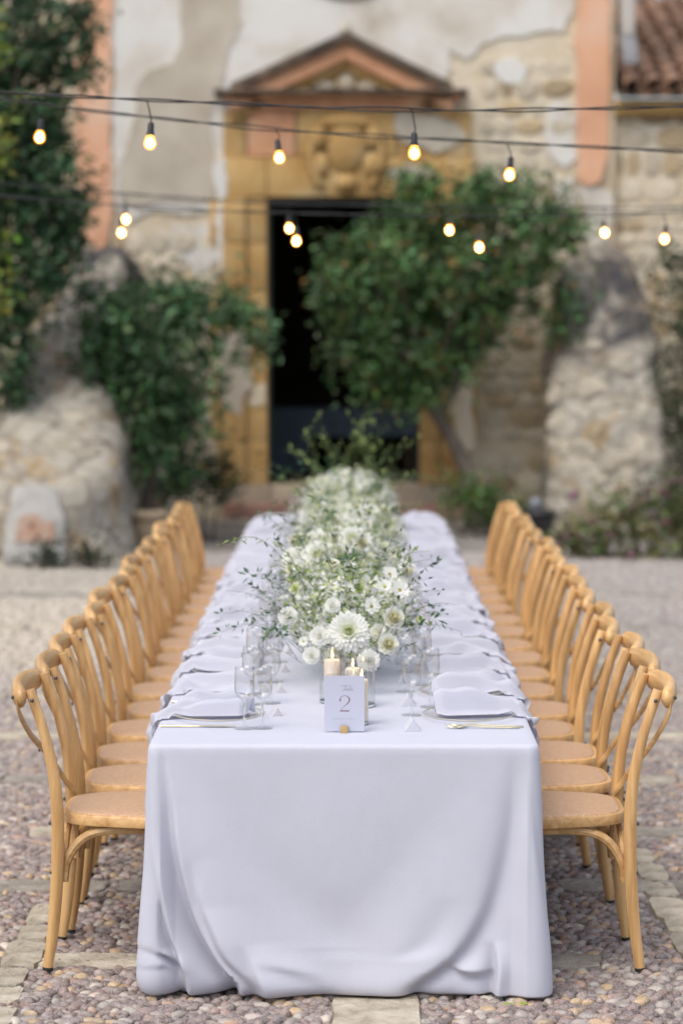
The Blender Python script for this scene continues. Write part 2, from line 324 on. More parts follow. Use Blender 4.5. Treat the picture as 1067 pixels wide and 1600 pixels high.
def mat_buttress(name, stain, zlo, zhi, spot=None):
    m, nt, out = new_mat(name); b = principled(nt, out, Roughness=0.95)
    v = tcoord(nt); n = noise_n(nt, v, 2.6, 9, 0.66, 0.5)
    col = ramp(nt, n, [(0.26, (0.16, 0.12, 0.08)), (0.38, (0.42, 0.31, 0.18)), (0.46, (0.40, 0.36, 0.30)), (0.56, (0.48, 0.44, 0.37)), (0.64, (0.32, 0.29, 0.25)), (0.74, (0.54, 0.53, 0.51))])
    n2 = noise_n(nt, tcoord(nt, (1.0, 1.0, 0.55)), 2.1, 8, 0.7, 0.6)
    f = ramp(nt, n2, [(stain, (0, 0, 0)), (stain + 0.10, (1, 1, 1))])
    # lichen and soot sit on the upper, weathered half of the stone
    sx = nt.nodes.new('ShaderNodeSeparateXYZ'); nt.links.new(tcoord(nt), sx.inputs[0])
    mr = nt.nodes.new('ShaderNodeMapRange'); mr.inputs['From Min'].default_value = zlo; mr.inputs['From Max'].default_value = zhi; nt.links.new(sx.outputs['Z'], mr.inputs['Value'])
    if spot:
        vs_ = nt.nodes.new('ShaderNodeVectorMath'); vs_.operation = 'SUBTRACT'; nv_ = nt.nodes.new('ShaderNodeTexNoise'); nv_.inputs['Scale'].default_value = 3.2; nv_.inputs['Detail'].default_value = 5; nt.links.new(tcoord(nt), nv_.inputs['Vector']); nm_ = nt.nodes.new('ShaderNodeVectorMath'); nm_.operation = 'MULTIPLY_ADD'; nt.links.new(nv_.outputs['Color'], nm_.inputs[0]); nm_.inputs[1].default_value = (.55, .55, .55); nt.links.new(tcoord(nt), nm_.inputs[2]); nt.links.new(nm_.outputs[0], vs_.inputs[0]); vs_.inputs[1].default_value = (spot[0] + .27, spot[1] + .27, spot[2] + .27)
        vm = nt.nodes.new('ShaderNodeVectorMath'); vm.operation = 'MULTIPLY'; nt.links.new(vs_.outputs[0], vm.inputs[0]); vm.inputs[1].default_value = (1 / spot[3], 0, 1 / spot[4])
        ln = nt.nodes.new('ShaderNodeVectorMath'); ln.operation = 'LENGTH'; nt.links.new(vm.outputs[0], ln.inputs[0])
        mr.inputs['From Min'].default_value = 1.25; mr.inputs['From Max'].default_value = .6; nt.links.new(ln.outputs['Value'], mr.inputs['Value'])
    mu = nt.nodes.new('ShaderNodeMath'); mu.operation = 'MULTIPLY'; nt.links.new(f, mu.inputs[0]); nt.links.new(mr.outputs[0], mu.inputs[1])
    col = mixc(nt, col, (0.065, 0.063, 0.068), mu.outputs[0])
    vo = nt.nodes.new('ShaderNodeTexVoronoi'); vo.feature = 'DISTANCE_TO_EDGE'; vo.inputs['Scale'].default_value = 3.1
    nd = nt.nodes.new('ShaderNodeTexNoise'); nd.inputs['Scale'].default_value = 2.5; nt.links.new(v, nd.inputs['Vector']); nq = nt.nodes.new('ShaderNodeVectorMath'); nq.operation = 'MULTIPLY_ADD'; nq.inputs[1].default_value = (.5, .5, .5)
    nt.links.new(nd.outputs['Color'], nq.inputs[0]); nt.links.new(tcoord(nt, (1, 1, 1.5)), nq.inputs[2]); nt.links.new(nq.outputs[0], vo.inputs['Vector'])
    jf = ramp(nt, vo.outputs['Distance'], [(0.02, (.55, .55, .55)), (0.10, (0, 0, 0))]); col = mixc(nt, col, (0.15, 0.125, 0.095), jf)
    nt.links.new(col, b.inputs['Base Color']); bump(nt, noise_n(nt, v, 7, 9, 0.65), 0.9, 0.08, b); return m
M['buttress_l'] = mat_buttress('buttress_stone_pale', 0.40, 1.75, 2.4)
M['buttress_r'] = mat_buttress('buttress_stone_sooty', 0.43, 0, 1, (at(955, 468, 23.1).x, 0, at(955, 468, 23.1).z, .44, .62))

# ------------------------------------------------------------------ ground
GZ = -0.014
ground = inst('ground', mesh_np('ground', [(-60, -20, GZ), (60, -20, GZ), (60, 80, GZ), (-60, 80, GZ)], [(0, 1, 2, 3)], M['ground']))
tag(ground, 'pebble paved courtyard divided by strips of pale stone slabs', 'ground', kind='structure')
slabs = []     # rectangles x0,x1,y0,y1 kept free of pebbles
def slab_mesh(w, d, mat, seed):
    rr = random.Random(seed); n = 20; poly = []
    for k in range(n):          # rounded, irregular outline
        a = 2 * math.pi * k / n; cx, cy = math.cos(a), math.sin(a)
        e = 12.0; q = (abs(cx) ** e + abs(cy) ** e) ** (-1 / e)
        poly.append((cx * q * w / 2 * (1 - rr.uniform(0, .07)), cy * q * d / 2 * (1 - rr.uniform(0, .10))))
    mb = MB(); h = 0.0105
    v = [(x, y, -0.02) for x, y in poly] + [(x, y, h - 0.005) for x, y in poly] + [(x * .975, y * .965, h + rr.uniform(-.0025, .0025)) for x, y in poly]
    f = [(i, (i + 1) % n, (i + 1) % n + n, i + n) for i in range(n)] + [(i + n, (i + 1) % n + n, (i + 1) % n + 2 * n, i + 2 * n) for i in range(n)] + [tuple(range(2 * n, 3 * n))]
    mb.add(v, f); return mb.mesh('paving_slab', mat, 'auto')
def put_slab(x0, x1, y0, y1, mat, seed):
    inst('paving_slab', slab_mesh(x1 - x0, y1 - y0, M[mat], seed), ground, ((x0 + x1) / 2, (y0 + y1) / 2, GZ + random.uniform(0.0, 0.004)), (0, 0, random.uniform(-.03, .03)))
    slabs.append((x0 + .002, x1 - .002, y0 + .002, y1 - .002))
rs = random.Random(3); sid = 0
for yc, dd in ((7.42, .17), (8.42, .20), (9.32, .17), (10.4, .2), (11.5, .2), (12.7, .2), (14.0, .22), (15.6, .25), (17.4, .25)):
    x = -0.95 if yc < 8 else -(0.17 * yc + .6)
    lim = 0.17 * yc + .6
    while x < lim:
        w = rs.uniform(.28, .62); sid += 1
        if not (yc < 15 and -0.5 < x and x + w < 0.5 and yc > 7.2):   # nothing shows beneath the cloth
            if rs.random() > .10: put_slab(x, x + w, yc - dd / 2 * rs.uniform(.8, 1), yc + dd / 2 * rs.uniform(.8, 1), 'slab_grey' if rs.random() < .6 else 'slab', sid)
        x += w + rs.uniform(.012, .03)
for xc, ww in ((-1.01, .115), (1.105, .105)):
    y = 6.2
    while y < 17:
        d = rs.uniform(.14, .32); sid += 1
        if not any(s[2] < y + d and s[3] > y and s[0] < xc < s[1] for s in slabs): put_slab(xc - ww / 2 + rs.uniform(-.012, .012), xc + ww / 2 + rs.uniform(-.012, .012), y, y + d, 'slab', sid)
        y += d + rs.uniform(.008, .03)
for y0, y1 in ((6.15, 6.62), (6.64, 7.10)):
    sid += 1; put_slab(-0.035, 0.228, y0, y1, 'slab', sid)
S = np.array(slabs)

ICO_V, ICO_F = None, None
def ico(sub):
    bm = bmesh.new(); bmesh.ops.create_icosphere(bm, subdivisions=sub, radius=1.0); bm.verts.ensure_lookup_table()
    v = np.array([x.co[:] for x in bm.verts]); f = np.array([[x.index for x in q.verts] for q in bm.faces]); bm.free()
    keep = (v[f][:, :, 2].max(axis=1) > -0.12); f = f[keep]; used = np.unique(f); mp = -np.ones(len(v), int); mp[used] = np.arange(len(used))
    return v[used], mp[f]
PAL = np.array([(.185, .145, .140), (.22, .175, .168), (.14, .11, .11), (.28, .25, .24), (.35, .32, .30), (.24, .17, .155), (.40, .29, .17), (.45, .41, .37), (.33, .21, .15)]) * np.array([1.12, 1.08, 1.0])
PW = np.array([.22, .2, .14, .14, .07, .11, .07, .04, .03])
def pebbles(y0, y1, sp, far):
    rows = np.arange(y0, y1, sp * .86); out = []
    for j, y in enumerate(rows):
        hw = 0.165 * y + 0.55; xs = np.arange(-hw, hw, sp) + (j % 2) * sp / 2
        out.append(np.stack([xs, np.full_like(xs, y)], 1))
    P = np.concatenate(out); P = P + RNG.uniform(-.26, .26, P.shape) * sp
    ok = np.ones(len(P), bool)
    for x0, x1, a, b in slabs: ok &= ~((P[:, 0] > x0 - .006) & (P[:, 0] < x1 + .006) & (P[:, 1] > a - .006) & (P[:, 1] < b + .006))
    ok &= ~((np.abs(P[:, 0]) < .46) & (P[:, 1] > 7.35) & (P[:, 1] < 14.6))
    P = P[ok]; n = len(P)
    A = sp * RNG.uniform(.48, .76, n); B = A * RNG.uniform(.58, .95, n); H = sp * RNG.uniform(.28, .46, n); th = RNG.uniform(-.7, .7, n) + (RNG.random(n) < .25) * 1.2
    c = PAL[RNG.choice(len(PAL), n, p=PW / PW.sum())] * RNG.uniform(.82, 1.2, (n, 1)) * RNG.uniform(.97, 1.03, (n, 3))
    z = GZ + RNG.uniform(-.004, .004, n)
    # sandy, dusty quarter of the yard to the left, far from the table
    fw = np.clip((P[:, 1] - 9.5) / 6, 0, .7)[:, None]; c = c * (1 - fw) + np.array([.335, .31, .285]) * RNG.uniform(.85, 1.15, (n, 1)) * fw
    w = np.clip((P[:, 1] - 12.6) / 2.0, 0, 1) * np.clip((-P[:, 0] - 1.15) / .5, 0, 1)
    c = c * (1 - .85 * w[:, None]) + np.array([.60, .535, .43]) * (.85 * w[:, None]); H = H * (1 - .6 * w)
    return P, A, B, H, th, c, z
bv, bf = ico(2); bv1, bf1 = ico(1)
def field(P, A, B, H, th, c, z, v, f):
    n = len(P); L = v[None] * np.stack([A, B, H], 1)[:, None, :]
    L = L * (1 + .16 * np.sin(v[None, :, 0] * 3.1 + th[:, None] * 9) [:, :, None] * np.sin(v[None, :, 1] * 2.3 + c[:, :1] * 90)[:, :, None])
    co, si = np.cos(th)[:, None], np.sin(th)[:, None]
    X = L[:, :, 0] * co - L[:, :, 1] * si + P[:, :1]; Y = L[:, :, 0] * si + L[:, :, 1] * co + P[:, 1:2]; Z = L[:, :, 2] + z[:, None]
    V = np.stack([X, Y, Z], 2).reshape(-1, 3); F = (f[None] + (np.arange(n) * len(v))[:, None, None]).reshape(-1, 3)
    return V, F, np.repeat(c, len(v), 0)
near = pebbles(6.1, 12.2, .039, False)
# the 300 nearest pebbles in view stand alone
px = CX + F_PX * (near[0][:, 0] - CAM.x) / near[0][:, 1] + 14.5
cand = np.where((px > 4) & (px < 1063) & (near[0][:, 1] > 6.72) & ~((np.abs(near[0][:, 0]) < .60) & (near[0][:, 1] > 7.0)))[0]
single = cand[np.argsort(near[0][cand, 1])[:300]]
pm = []
for k in range(10):
    one = field(np.zeros((1, 2)), np.ones(1), np.ones(1), np.ones(1), np.array([k * .37]), np.array([[.2 + k * .013] * 3]), np.zeros(1), bv, bf)
    pm.append(mesh_np('pebble', one[0], one[1], M['pebble_one'], smooth=True))
for i in single:
    o = inst('pebble', pm[i % 10], ground, (near[0][i, 0], near[0][i, 1], near[6][i]), (RNG.uniform(-.12, .12), RNG.uniform(-.12, .12), near[4][i]), (near[1][i], near[2][i], near[3][i]))
    o.color = (*[float(q) for q in near[5][i]], 1)
rest = np.ones(len(near[0]), bool); rest[single] = False
a = field(*[q[rest] for q in near], bv, bf)
b = field(*pebbles(12.2, 20.5, .062, True), bv1, bf1)
o = inst('pebble_field', mesh_np('pebble_field', np.concatenate([a[0], b[0]]), np.concatenate([a[1], b[1] + len(a[0])]), M['pebble_all'], np.concatenate([a[2], b[2]]), True), ground)
tag(o, kind='stuff')

# dry leaf crumbs and twigs caught between the stones
_n = 170; _Y = RNG.uniform(6.6, 15, _n); _P = np.stack([RNG.uniform(-1, 1, _n) * (_Y * .16 + .2), _Y, np.full(_n, .006)], 1); _P = _P[np.abs(_P[:, 0]) > .66]
_P = np.concatenate([_P, np.stack([RNG.uniform(-1, 1, 26), RNG.uniform(6.6, 7.0, 26), np.full(26, .006)], 1)]); _m = len(_P); _d = RNG.normal(size=(_m, 2)); _d /= np.linalg.norm(_d, axis=1)[:, None]; _L = RNG.uniform(.008, .026, _m)[:, None]
_d3 = np.concatenate([_d, RNG.uniform(-.1, .3, (_m, 1))], 1); _s3 = np.stack([-_d[:, 1], _d[:, 0], np.zeros(_m)], 1)
_V = np.stack([_P, _P + _d3 * _L * .5 + _s3 * _L * .22, _P + _d3 * _L, _P + _d3 * _L * .5 - _s3 * _L * .22 + np.array([0, 0, .003])], 1).reshape(-1, 3); _F = np.arange(_m * 4).reshape(-1, 4)
tag(inst('leaf_litter', mesh_np('leaf_litter', _V, _F, M['leaf'], np.repeat(np.array([(.20, .13, .06)]) * RNG.uniform(.4, 1.5, (_m, 1)), 4, 0)), ground), kind='stuff')

# ------------------------------------------------------------------ chapel facade
YW = 24.0
def px_x(px): return at(px, 495, YW).x
def px_z(py): return at(533, py, YW).z
def poly_px(pts, Y=YW): return [(at(x, y, Y).x, at(x, y, Y).z) for x, y in pts]
X0, X1 = px_x(112), px_x(957); DX0, DX1 = px_x(418), px_x(656); DZ0, DZ1 = px_z(757), px_z(309)
chapel = thing('chapel', 'weathered chapel front with peeling plaster, ochre stone portal and dark open doorway', 'chapel', (0, YW, 0))
TH = 0.55
mb = MB()
mb.box(X0, DX0 - .02, 0, TH, -.1, 9.0).box(DX1 + .02, X1, 0, TH, -.1, 9.0).box(DX0 - .02, DX1 + .02, 0, TH, DZ1 + .02, 9.0).box(DX0 - .02, DX1 + .02, 0, TH, -.1, DZ0 - .02)
mb.build('wall', M['mortar'], chapel)
def ragged(poly, step=.10, amp=.025, seed=0):
    rr = random.Random(seed); out = []; n = len(poly)
    for i in range(n):
        a, b = Vector(poly[i]), Vector(poly[(i + 1) % n]); L = (b - a).length; m = max(1, int(L / step))
        for k in range(m):
            p = a.lerp(b, k / m); nn = Vector((b - a)[:]).normalized(); nn = Vector((-nn.y, nn.x))
            p = p + nn * (amp * (mnoise.noise(Vector((p.x * 3.1, p.y * 3.1, seed))) * 2 + rr.uniform(-.5, .5))); out.append((p.x, p.y))
    return out
def patch(name, pts, thick, mat, seed, amp=.02, parent=None, base=0.0):
    mb = MB(); mb.prism(ragged(poly_px(pts), .045, amp * 1.5, seed), -thick, -base + .01)
    return mb.build(name, M[mat], parent or chapel)
WHITE = [(176, -220), (176, 330), (205, 345), (240, 330), (290, 338), (345, 322), (352, 240), (360, 190), (380, 165), (420, 140), (480, 100), (540, 70), (600, 100), (680, 135), (705, 110),
         (700, 78), (730, 92), (760, 66), (810, 62), (845, 50), (878, 52), (892, 28), (900, -30), (900, -220)]
patch('plaster_coat', WHITE, .022, 'plaster_white', 1)
patch('render_patch', [(285, -200), (378, -200), (374, 40), (350, 110), (330, 190), (345, 300), (300, 325), (250, 312), (215, 330), (186, 318), (185, 260), (212, 190), (216, 140), (232, 110), (268, 98), (283, 60)], .034, 'plaster_beige', 2)
patch('plaster_patch', [(778, 96), (812, 88), (828, 108), (812, 128), (790, 130), (775, 118)], .02, 'plaster_white', 3)
patch('plaster_patch', [(862, 160), (899, 158), (899, 245), (884, 262), (858, 238), (850, 200)], .02, 'plaster_white', 4)
patch('plaster_patch', [(866, 282), (899, 272), (900, 330), (872, 322)], .02, 'plaster_white', 5)
patch('plaster_patch', [(322, 250), (345, 245), (347, 330), (330, 350), (322, 330)], .02, 'plaster_white', 6)
patch('plaster_patch', [(262, 345), (300, 352), (332, 345), (336, 412), (310, 430), (280, 400)], .014, 'plaster_white', 7, .03)
patch('plaster_patch', [(905, 290), (955, 300), (955, 372), (930, 384), (908, 360)], .02, 'plaster_white', 8)
patch('painted_strip', [(122, -220), (175, -220), (175, 330), (168, 385), (150, 392), (134, 372), (128, 330), (118, 200)], .05, 'plaster_salmon', 9, .012)
patch('painted_strip', [(901, -220), (952, -220), (951, 180), (948, 240), (938, 282), (918, 292), (903, 282), (900, 200)], .05, 'plaster_salmon', 10, .012)
# rubble stones showing where the plaster has gone
def stone_variant(k):
    rr = random.Random(50 + k); n = 8; ring = []
    for i in range(n):
        a = 2 * math.pi * (i + .5) / n; c, s_ = math.cos(a), math.sin(a); q = (abs(c) ** 8 + abs(s_) ** 8) ** (-1 / 8)
        ring.append((c * q * .5 * rr.uniform(.84, 1.03), s_ * q * .5 * rr.uniform(.80, 1.03)))
    v = [(x, 0, z) for x, z in ring] + [(x, -.65, z) for x, z in ring] + [(x * .78 + rr.uniform(-.03, .03), -1 + rr.uniform(-.15, .1), z * .72) for x, z in ring]
    f = [(i, (i + 1) % n, (i + 1) % n + n, i + n) for i in range(n)] + [(i + n, (i + 1) % n + n, (i + 1) % n + 2 * n, i + 2 * n) for i in range(n)] + [tuple(range(2 * n, 3 * n))]
    return [MB().add(v, f).mesh('rubble_stone', M[q], 'auto') for q in ('rubble', 'rubble_ochre')]
SV = [stone_variant(k) for k in range(7)]
def masonry(x0, x1, z0, z1, parent, rnd, skip=None, ochre=.22, yl=0.0, big=1.0):
    z = z0
    while z < z1:
        h = rnd.uniform(.11, .24) * big; x = x0 + rnd.uniform(-.1, 0)
        while x < x1:
            w = rnd.uniform(.14, .40) * big; a, b = max(x, x0), min(x + w, x1)
            if b - a > .09 and z + h < z1 + .1 and not (skip and skip((a + b) / 2, z + h / 2)):
                inst('rubble_stone', SV[rnd.randrange(7)][1 if rnd.random() < ochre else 0], parent, ((a + b) / 2, yl + .004, z + h / 2), (0, rnd.uniform(-.05, .05), 0),
                     (b - a - rnd.uniform(.01, .035), rnd.uniform(.008, .030), h - rnd.uniform(.004, .02)))
            x += w
        z += h
rm = random.Random(21)
masonry(px_x(178), px_x(338), .55, px_z(352), chapel, rm)
masonry(px_x(748), px_x(897), px_z(690), px_z(88), chapel, rm, skip=lambda x, z: z > px_z(140) and x < px_x(735))
masonry(px_x(742), px_x(860), .1, px_z(700), chapel, rm, ochre=.5)
# ochre portal
portal = inst('portal', MB().box(DX0 - .02, DX0 + .0, -.02, TH, DZ0, DZ1 + .02).box(DX1, DX1 + .02, -.02, TH, DZ0, DZ1 + .02).mesh('portal', M['sandstone']), chapel)
def block(x0, x1, z0, z1, d, mat='sandstone', name='stone_block', parent=None, bev=.012):
    g = .004
    return MB().box(x0 + g, x1 - g, -d, -.001, z0 + g, z1 - g).build(name, M[mat], parent or portal, 'auto', bev)
for side in (0, 1):
    xi = DX0 if side == 0 else DX1; sg = -1 if side == 0 else 1
    zz = DZ0; hs = [.42, .48, .40, .50, .46, .42]; k = 0
    tot = DZ1 - DZ0; hs = [h * tot / sum(hs) for h in hs]
    for h in hs:
        a, b = sorted((xi, xi + sg * .20)); c, d = sorted((xi + sg * .205, xi + sg * .44)); e, f = sorted((xi + sg * .445, xi + sg * (.50 + .07 * (k % 2))))
        block(a, b, zz, zz + h, .085); block(c, d, zz, zz + h, .125); block(e, f, zz, zz + h, .03); zz += h; k += 1
PX0, PX1 = px_x(340), px_x(738)
zl, zf = DZ1, px_z(246)
xs = [PX0, px_x(418), px_x(492), px_x(592), px_x(656), PX1]
for i in range(5): block(xs[i], xs[i + 1], zl, zf, .10 + .02 * (i == 2))
zc = px_z(172)
block(px_x(388), px_x(462), zf + .005, zc, .07, 'terracotta', 'painted_block'); block(px_x(350), px_x(386), zf, zc, .05)
block(px_x(464), px_x(618), zf, zc, .075); block(px_x(620), px_x(735), zf, zc, .06)
for i_, (pts_, th_, mt_) in enumerate((([(342, 520), (388, 512), (392, 600), (378, 652), (345, 640)], .136, 'plaster_beige'), ([(338, 250), (352, 246), (356, 420), (340, 430)], .112, 'plaster_white'), ([(388, 600), (417, 598), (417, 632), (390, 630)], .096, 'rubble'),
        ([(600, 262), (650, 258), (690, 266), (640, 290), (605, 284)], .112, 'plaster_beige'), ([(700, 560), (738, 552), (740, 700), (712, 730), (704, 640)], .136, 'rubble'), ([(620, 180), (700, 176), (730, 215), (680, 238), (630, 225)], .088, 'plaster_beige'))):
    patch('plaster_patch', pts_, th_, mt_, 30 + i_, .02, portal)
# carved cartouche over the door: shield, scrolls and a keystone mask
ctr = at(541, 240, YW)
cart = inst('cartouche', None or MB().lathe([(.0, 0)], 3).mesh('tmp'), portal) if False else None
def blob(mb, cx, cz, rx, rz, d, n=14, m=6, y0=-.11):
    vs = []; fs = []
    for j in range(m):
        t = j / (m - 1) * math.pi / 2
        for i in range(n):
            a = 2 * math.pi * i / n; vs.append((cx + rx * math.cos(a) * math.cos(t), y0 - d * math.sin(t), cz + rz * math.sin(a) * math.cos(t)))
    for j in range(m - 1):
        for i in range(n): p, q = j * n + i, j * n + (i + 1) % n; fs.append((p, q, q + n, p + n))
    mb.add(vs, fs)
mb = MB(); cx, cz = ctr.x, ctr.z
blob(mb, cx, cz + .05, .20, .27, .09); blob(mb, cx, cz + .30, .28, .10, .08); blob(mb, cx, cz - .30, .12, .10, .10)
for sg in (-1, 1):
    blob(mb, cx + sg * .27, cz + .14, .10, .12, .09); blob(mb, cx + sg * .25, cz - .12, .09, .13, .08); blob(mb, cx + sg * .34, cz - .0, .06, .07, .06)
    pts = [(cx + sg * (.24 + .11 * math.sin(t * 3.1)), -.15, cz + .28 - .62 * t) for t in np.linspace(0, 1, 12)]
    mb.tube(pts, .035, 7)
mb.build('cartouche', M['sandstone'], portal, True)
# cornice and pediment
cornice = MB()
for k, (pa, pb, ya, yb, d) in enumerate(((366, 702, 160, 172, .13), (352, 716, 150, 159.5, .20))):
    cornice.box(px_x(pa), px_x(pb), -d, -.001, px_z(yb), px_z(ya))
co = cornice.build('cornice', M['terracotta'], portal, 'auto', .012)
MB().box(px_x(338), px_x(728), -.30, -.001, px_z(149.5), px_z(143)).build('cornice_ledge', M['lichen'], portal, 'auto', .01)
apex = at(541, 62, YW); eL = at(362, 143, YW); eR = at(706, 143, YW)
def rake(p0, p1, t0, t1, d, mat, name):
    a, b = Vector((p0.x, p0.z)), Vector((p1.x, p1.z)); u = (b - a).normalized(); n = Vector((-u.y, u.x)); n = n if n.y > 0 else -n
    # cut vertically at the apex so both halves butt
    def top(p, t): return Vector((p.x, p.y + t / n.y))
    q = [top(a, t0), top(b, t0), top(b, t1), top(a, t1)]
    MB().prism([(v.x, v.y) for v in q], -d, -.002).build(name, M[mat], portal, 'auto', .008)
for e in (eL, eR):
    rake(e, apex, -.27, -.192, .13, 'sandstone', 'raking_moulding'); rake(e, apex, -.19, -.042, .20, 'terracotta', 'raking_cornice'); rake(e, apex, -.038, .05, .27, 'lichen', 'raking_ledge')
ty = [(at(430, 142.5, YW).x, px_z(142.5)), (at(652, 142.5, YW).x, px_z(142.5)), (apex.x, px_z(104))]
MB().prism(ty, -.05, -.003).build('tympanum', M['sandstone'], portal)
mb = MB(); tz = px_z(130); blob(mb, apex.x, tz, .10, .10, .07, y0=-.05)
for sg in (-1, 1): blob(mb, apex.x + sg * .22, tz - .03, .12, .06, .05, y0=-.05)
mb.build('carved_emblem', M['rubble'], portal, True)
mb = MB(); mb.lathe([(.05, 0), (.06, .03), (.03, .06), (.035, .08), (.002, .11)], 12, center=(apex.x, -.1, apex.z + .05)); mb.build('finial', M['plaster_beige'], portal, True)
# oculus above the pediment
oc = at(545, -84, YW)
ring = [(oc.x + .56 * math.cos(t), -.0, oc.z + .47 * math.sin(t)) for t in np.linspace(0, 2 * math.pi, 33)]
MB().tube(ring, (.07, .07), 8, up=(0, 1, 0)).build('oculus_rim', M['plaster_beige'], chapel, True)
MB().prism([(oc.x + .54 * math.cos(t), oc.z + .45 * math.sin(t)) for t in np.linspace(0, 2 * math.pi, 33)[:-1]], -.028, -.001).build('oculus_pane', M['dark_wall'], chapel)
# metal casing of the doorway, room behind it
MB().box(DX0 + .001, DX0 + .035, .12, .18, DZ0, DZ1).box(DX1 - .035, DX1 - .001, .12, .18, DZ0, DZ1).box(DX0 + .035, DX1 - .035, .12, .18, DZ1 - .07, DZ1).build('door_casing', M['door_metal'], chapel)
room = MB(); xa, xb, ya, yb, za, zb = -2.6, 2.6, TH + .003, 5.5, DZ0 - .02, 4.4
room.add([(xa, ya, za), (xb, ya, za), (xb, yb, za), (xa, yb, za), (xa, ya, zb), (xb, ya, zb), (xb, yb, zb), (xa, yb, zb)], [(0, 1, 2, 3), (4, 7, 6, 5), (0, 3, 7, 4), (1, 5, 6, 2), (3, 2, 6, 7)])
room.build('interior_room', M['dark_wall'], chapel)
# entrance steps
def step_row(x0, x1, y0, y1, z0, z1, mat, seed):
    rr = random.Random(seed); x = x0
    while x < x1 - .05:
        w = min(rr.uniform(.42, .7), x1 - x); w = w if x1 - x - w > .2 else x1 - x
        MB().box(x + .004, x + w - .004, y0, y1, z0, z1 + rr.uniform(-.006, .006)).build('step_stone', M[mat], chapel, 'auto', .014); x += w
step_row(px_x(352), px_x(738), -.16, -.003, GZ, DZ0 - .004, 'step_pale', 1)
step_row(px_x(350), px_x(742), -.52, -.165, GZ, DZ0 - .17, 'step', 2)
step_row(px_x(340), px_x(756), -.88, -.525, GZ, DZ0 - .30, 'slab_grey', 3)
# table with a pale cloth inside the dark room
t_in = thing('cloth_covered_table', 'dim table under pale blue cloth standing inside the dark doorway', 'table', (0, YW + 2.0, DZ0 - .02))
x_a, x_b = at(405, 700, YW + 2).x, at(650, 700, YW + 2).x
g = MB(); nx = 40; vs = []; fs = []
for i in range(nx + 1):
    x = x_a + (x_b - x_a) * i / nx; fl = .03 * math.sin(i * 1.1) + .02 * math.sin(i * 2.3 + 1)
    for (y, z) in ((.5, .70), (0, .70), (-.012, .685), (-.015 + fl * .5, .52), (-.02 + fl, .40 if i > 12 else .02)): vs.append((x, y, z))
for i in range(nx):
    for j in range(4): a_ = i * 5 + j; fs.append((a_, a_ + 5, a_ + 6, a_ + 1))
g.add(vs, fs); g.build('cloth', M['blue_cloth'], t_in, True)
for lx in (x_a + .08, x_b - .08):
    for ly in (.08, .44): MB().box(lx - .025, lx + .025, ly - .025, ly + .025, .002, .69).build('leg', M['dark_wall'], t_in)

# ------------------------------------------------------------------ walls to both sides
wing = thing('side_wing', 'low rubble side wing with clay tiled roof right of the chapel', 'building', (0, YW, 0))
WX1 = px_x(1067) + 3.0; EZ = px_z(152)
MB().box(X1 + .004, WX1, .10, .6, -.1, EZ - .12).build('wall', M['mortar'], wing)
masonry(X1 + .02, px_x(1110), 1.2, EZ - .2, wing, rm, ochre=.4, yl=.10, big=1.1)
MB().box(X1 + .006, WX1, -.06, .098, EZ - .17, EZ - .02).build('eaves_moulding', M['sandstone'], wing, 'auto', .02)
# barrel tiles: rows climb away from the eave
PIT = R(19)
def tile_mesh(cap):
    n = 7; L = .46; vs = []; fs = []
    for (yy, rr_) in ((0, .092), (L, .074)):
        for ro in (0, .014):
            for k in range(n):
                a_ = math.pi * k / (n - 1); q = rr_ - ro
                vs.append((q * math.cos(a_), yy, (q * math.sin(a_)) * (1 if cap else -1)))
    for k in range(n - 1):
        fs += [(k, k + 1, 2 * n + k + 1, 2 * n + k), (n + k, 3 * n + k, 3 * n + k + 1, n + k + 1), (k, n + k, n + k + 1, k + 1)]
    return MB().add(vs, fs).mesh('roof_tile', M['tile'], 'auto')
TC, TP = tile_mesh(True), tile_mesh(False)
roof = inst('roof', MB().add([(X1 + .006, -.18, EZ - .02), (WX1, -.18, EZ - .02), (WX1, 4.2, EZ - .02 + 4.38 * math.tan(PIT)), (X1 + .006, 4.2, EZ - .02 + 4.38 * math.tan(PIT))], [(0, 1, 2, 3)]).mesh('roof', M['lichen']), wing)
for c in range(7):
    for r_ in range(11):
        x = X1 + .16 + c * .205; s_ = r_ * .385 - .05
        for me, dx, dz in ((TP, .1, .085), (TC, 0, .10)):
            if me is TP and c == 6: continue
            inst('roof_tile', me, roof, (x + dx + random.uniform(-.008, .008), -.2 + s_ * math.cos(PIT), EZ + dz + s_ * math.sin(PIT) - .005), (PIT - .035 + random.uniform(-.012, .012), 0, random.uniform(-.03, .03)))
dp = thing('downpipe', 'pale painted downpipe with grey lead end beside the tiled roof', 'pipe', (px_x(973), YW - .16, 0))
MB().box(-.065, .065, -.05, .05, px_z(58), px_z(58) + 3.2).build('pipe_body', M['pipe'], dp, 'auto', .012)
MB().add([(-.075, -.06, px_z(60)), (.075, -.06, px_z(60)), (.075, .06, px_z(60)), (-.075, .06, px_z(60)), (-.04, -.12, px_z(104)), (.1, -.12, px_z(104)), (.1, .02, px_z(104)), (-.04, .02, px_z(104))],
         [(0, 1, 2, 3), (4, 7, 6, 5), (0, 4, 5, 1), (1, 5, 6, 2), (2, 6, 7, 3), (3, 7, 4, 0)]).build('pipe_shoe', M['lead'], dp, 'auto', .01)
lw = thing('garden_wall', 'plain old rubble wall behind the dark tree at left', 'wall', (0, YW + .2, 0))
MB().box(X0 - 6, X0 - .004, 0, .5, -.1, 6.5).build('wall', M['mortar'], lw)

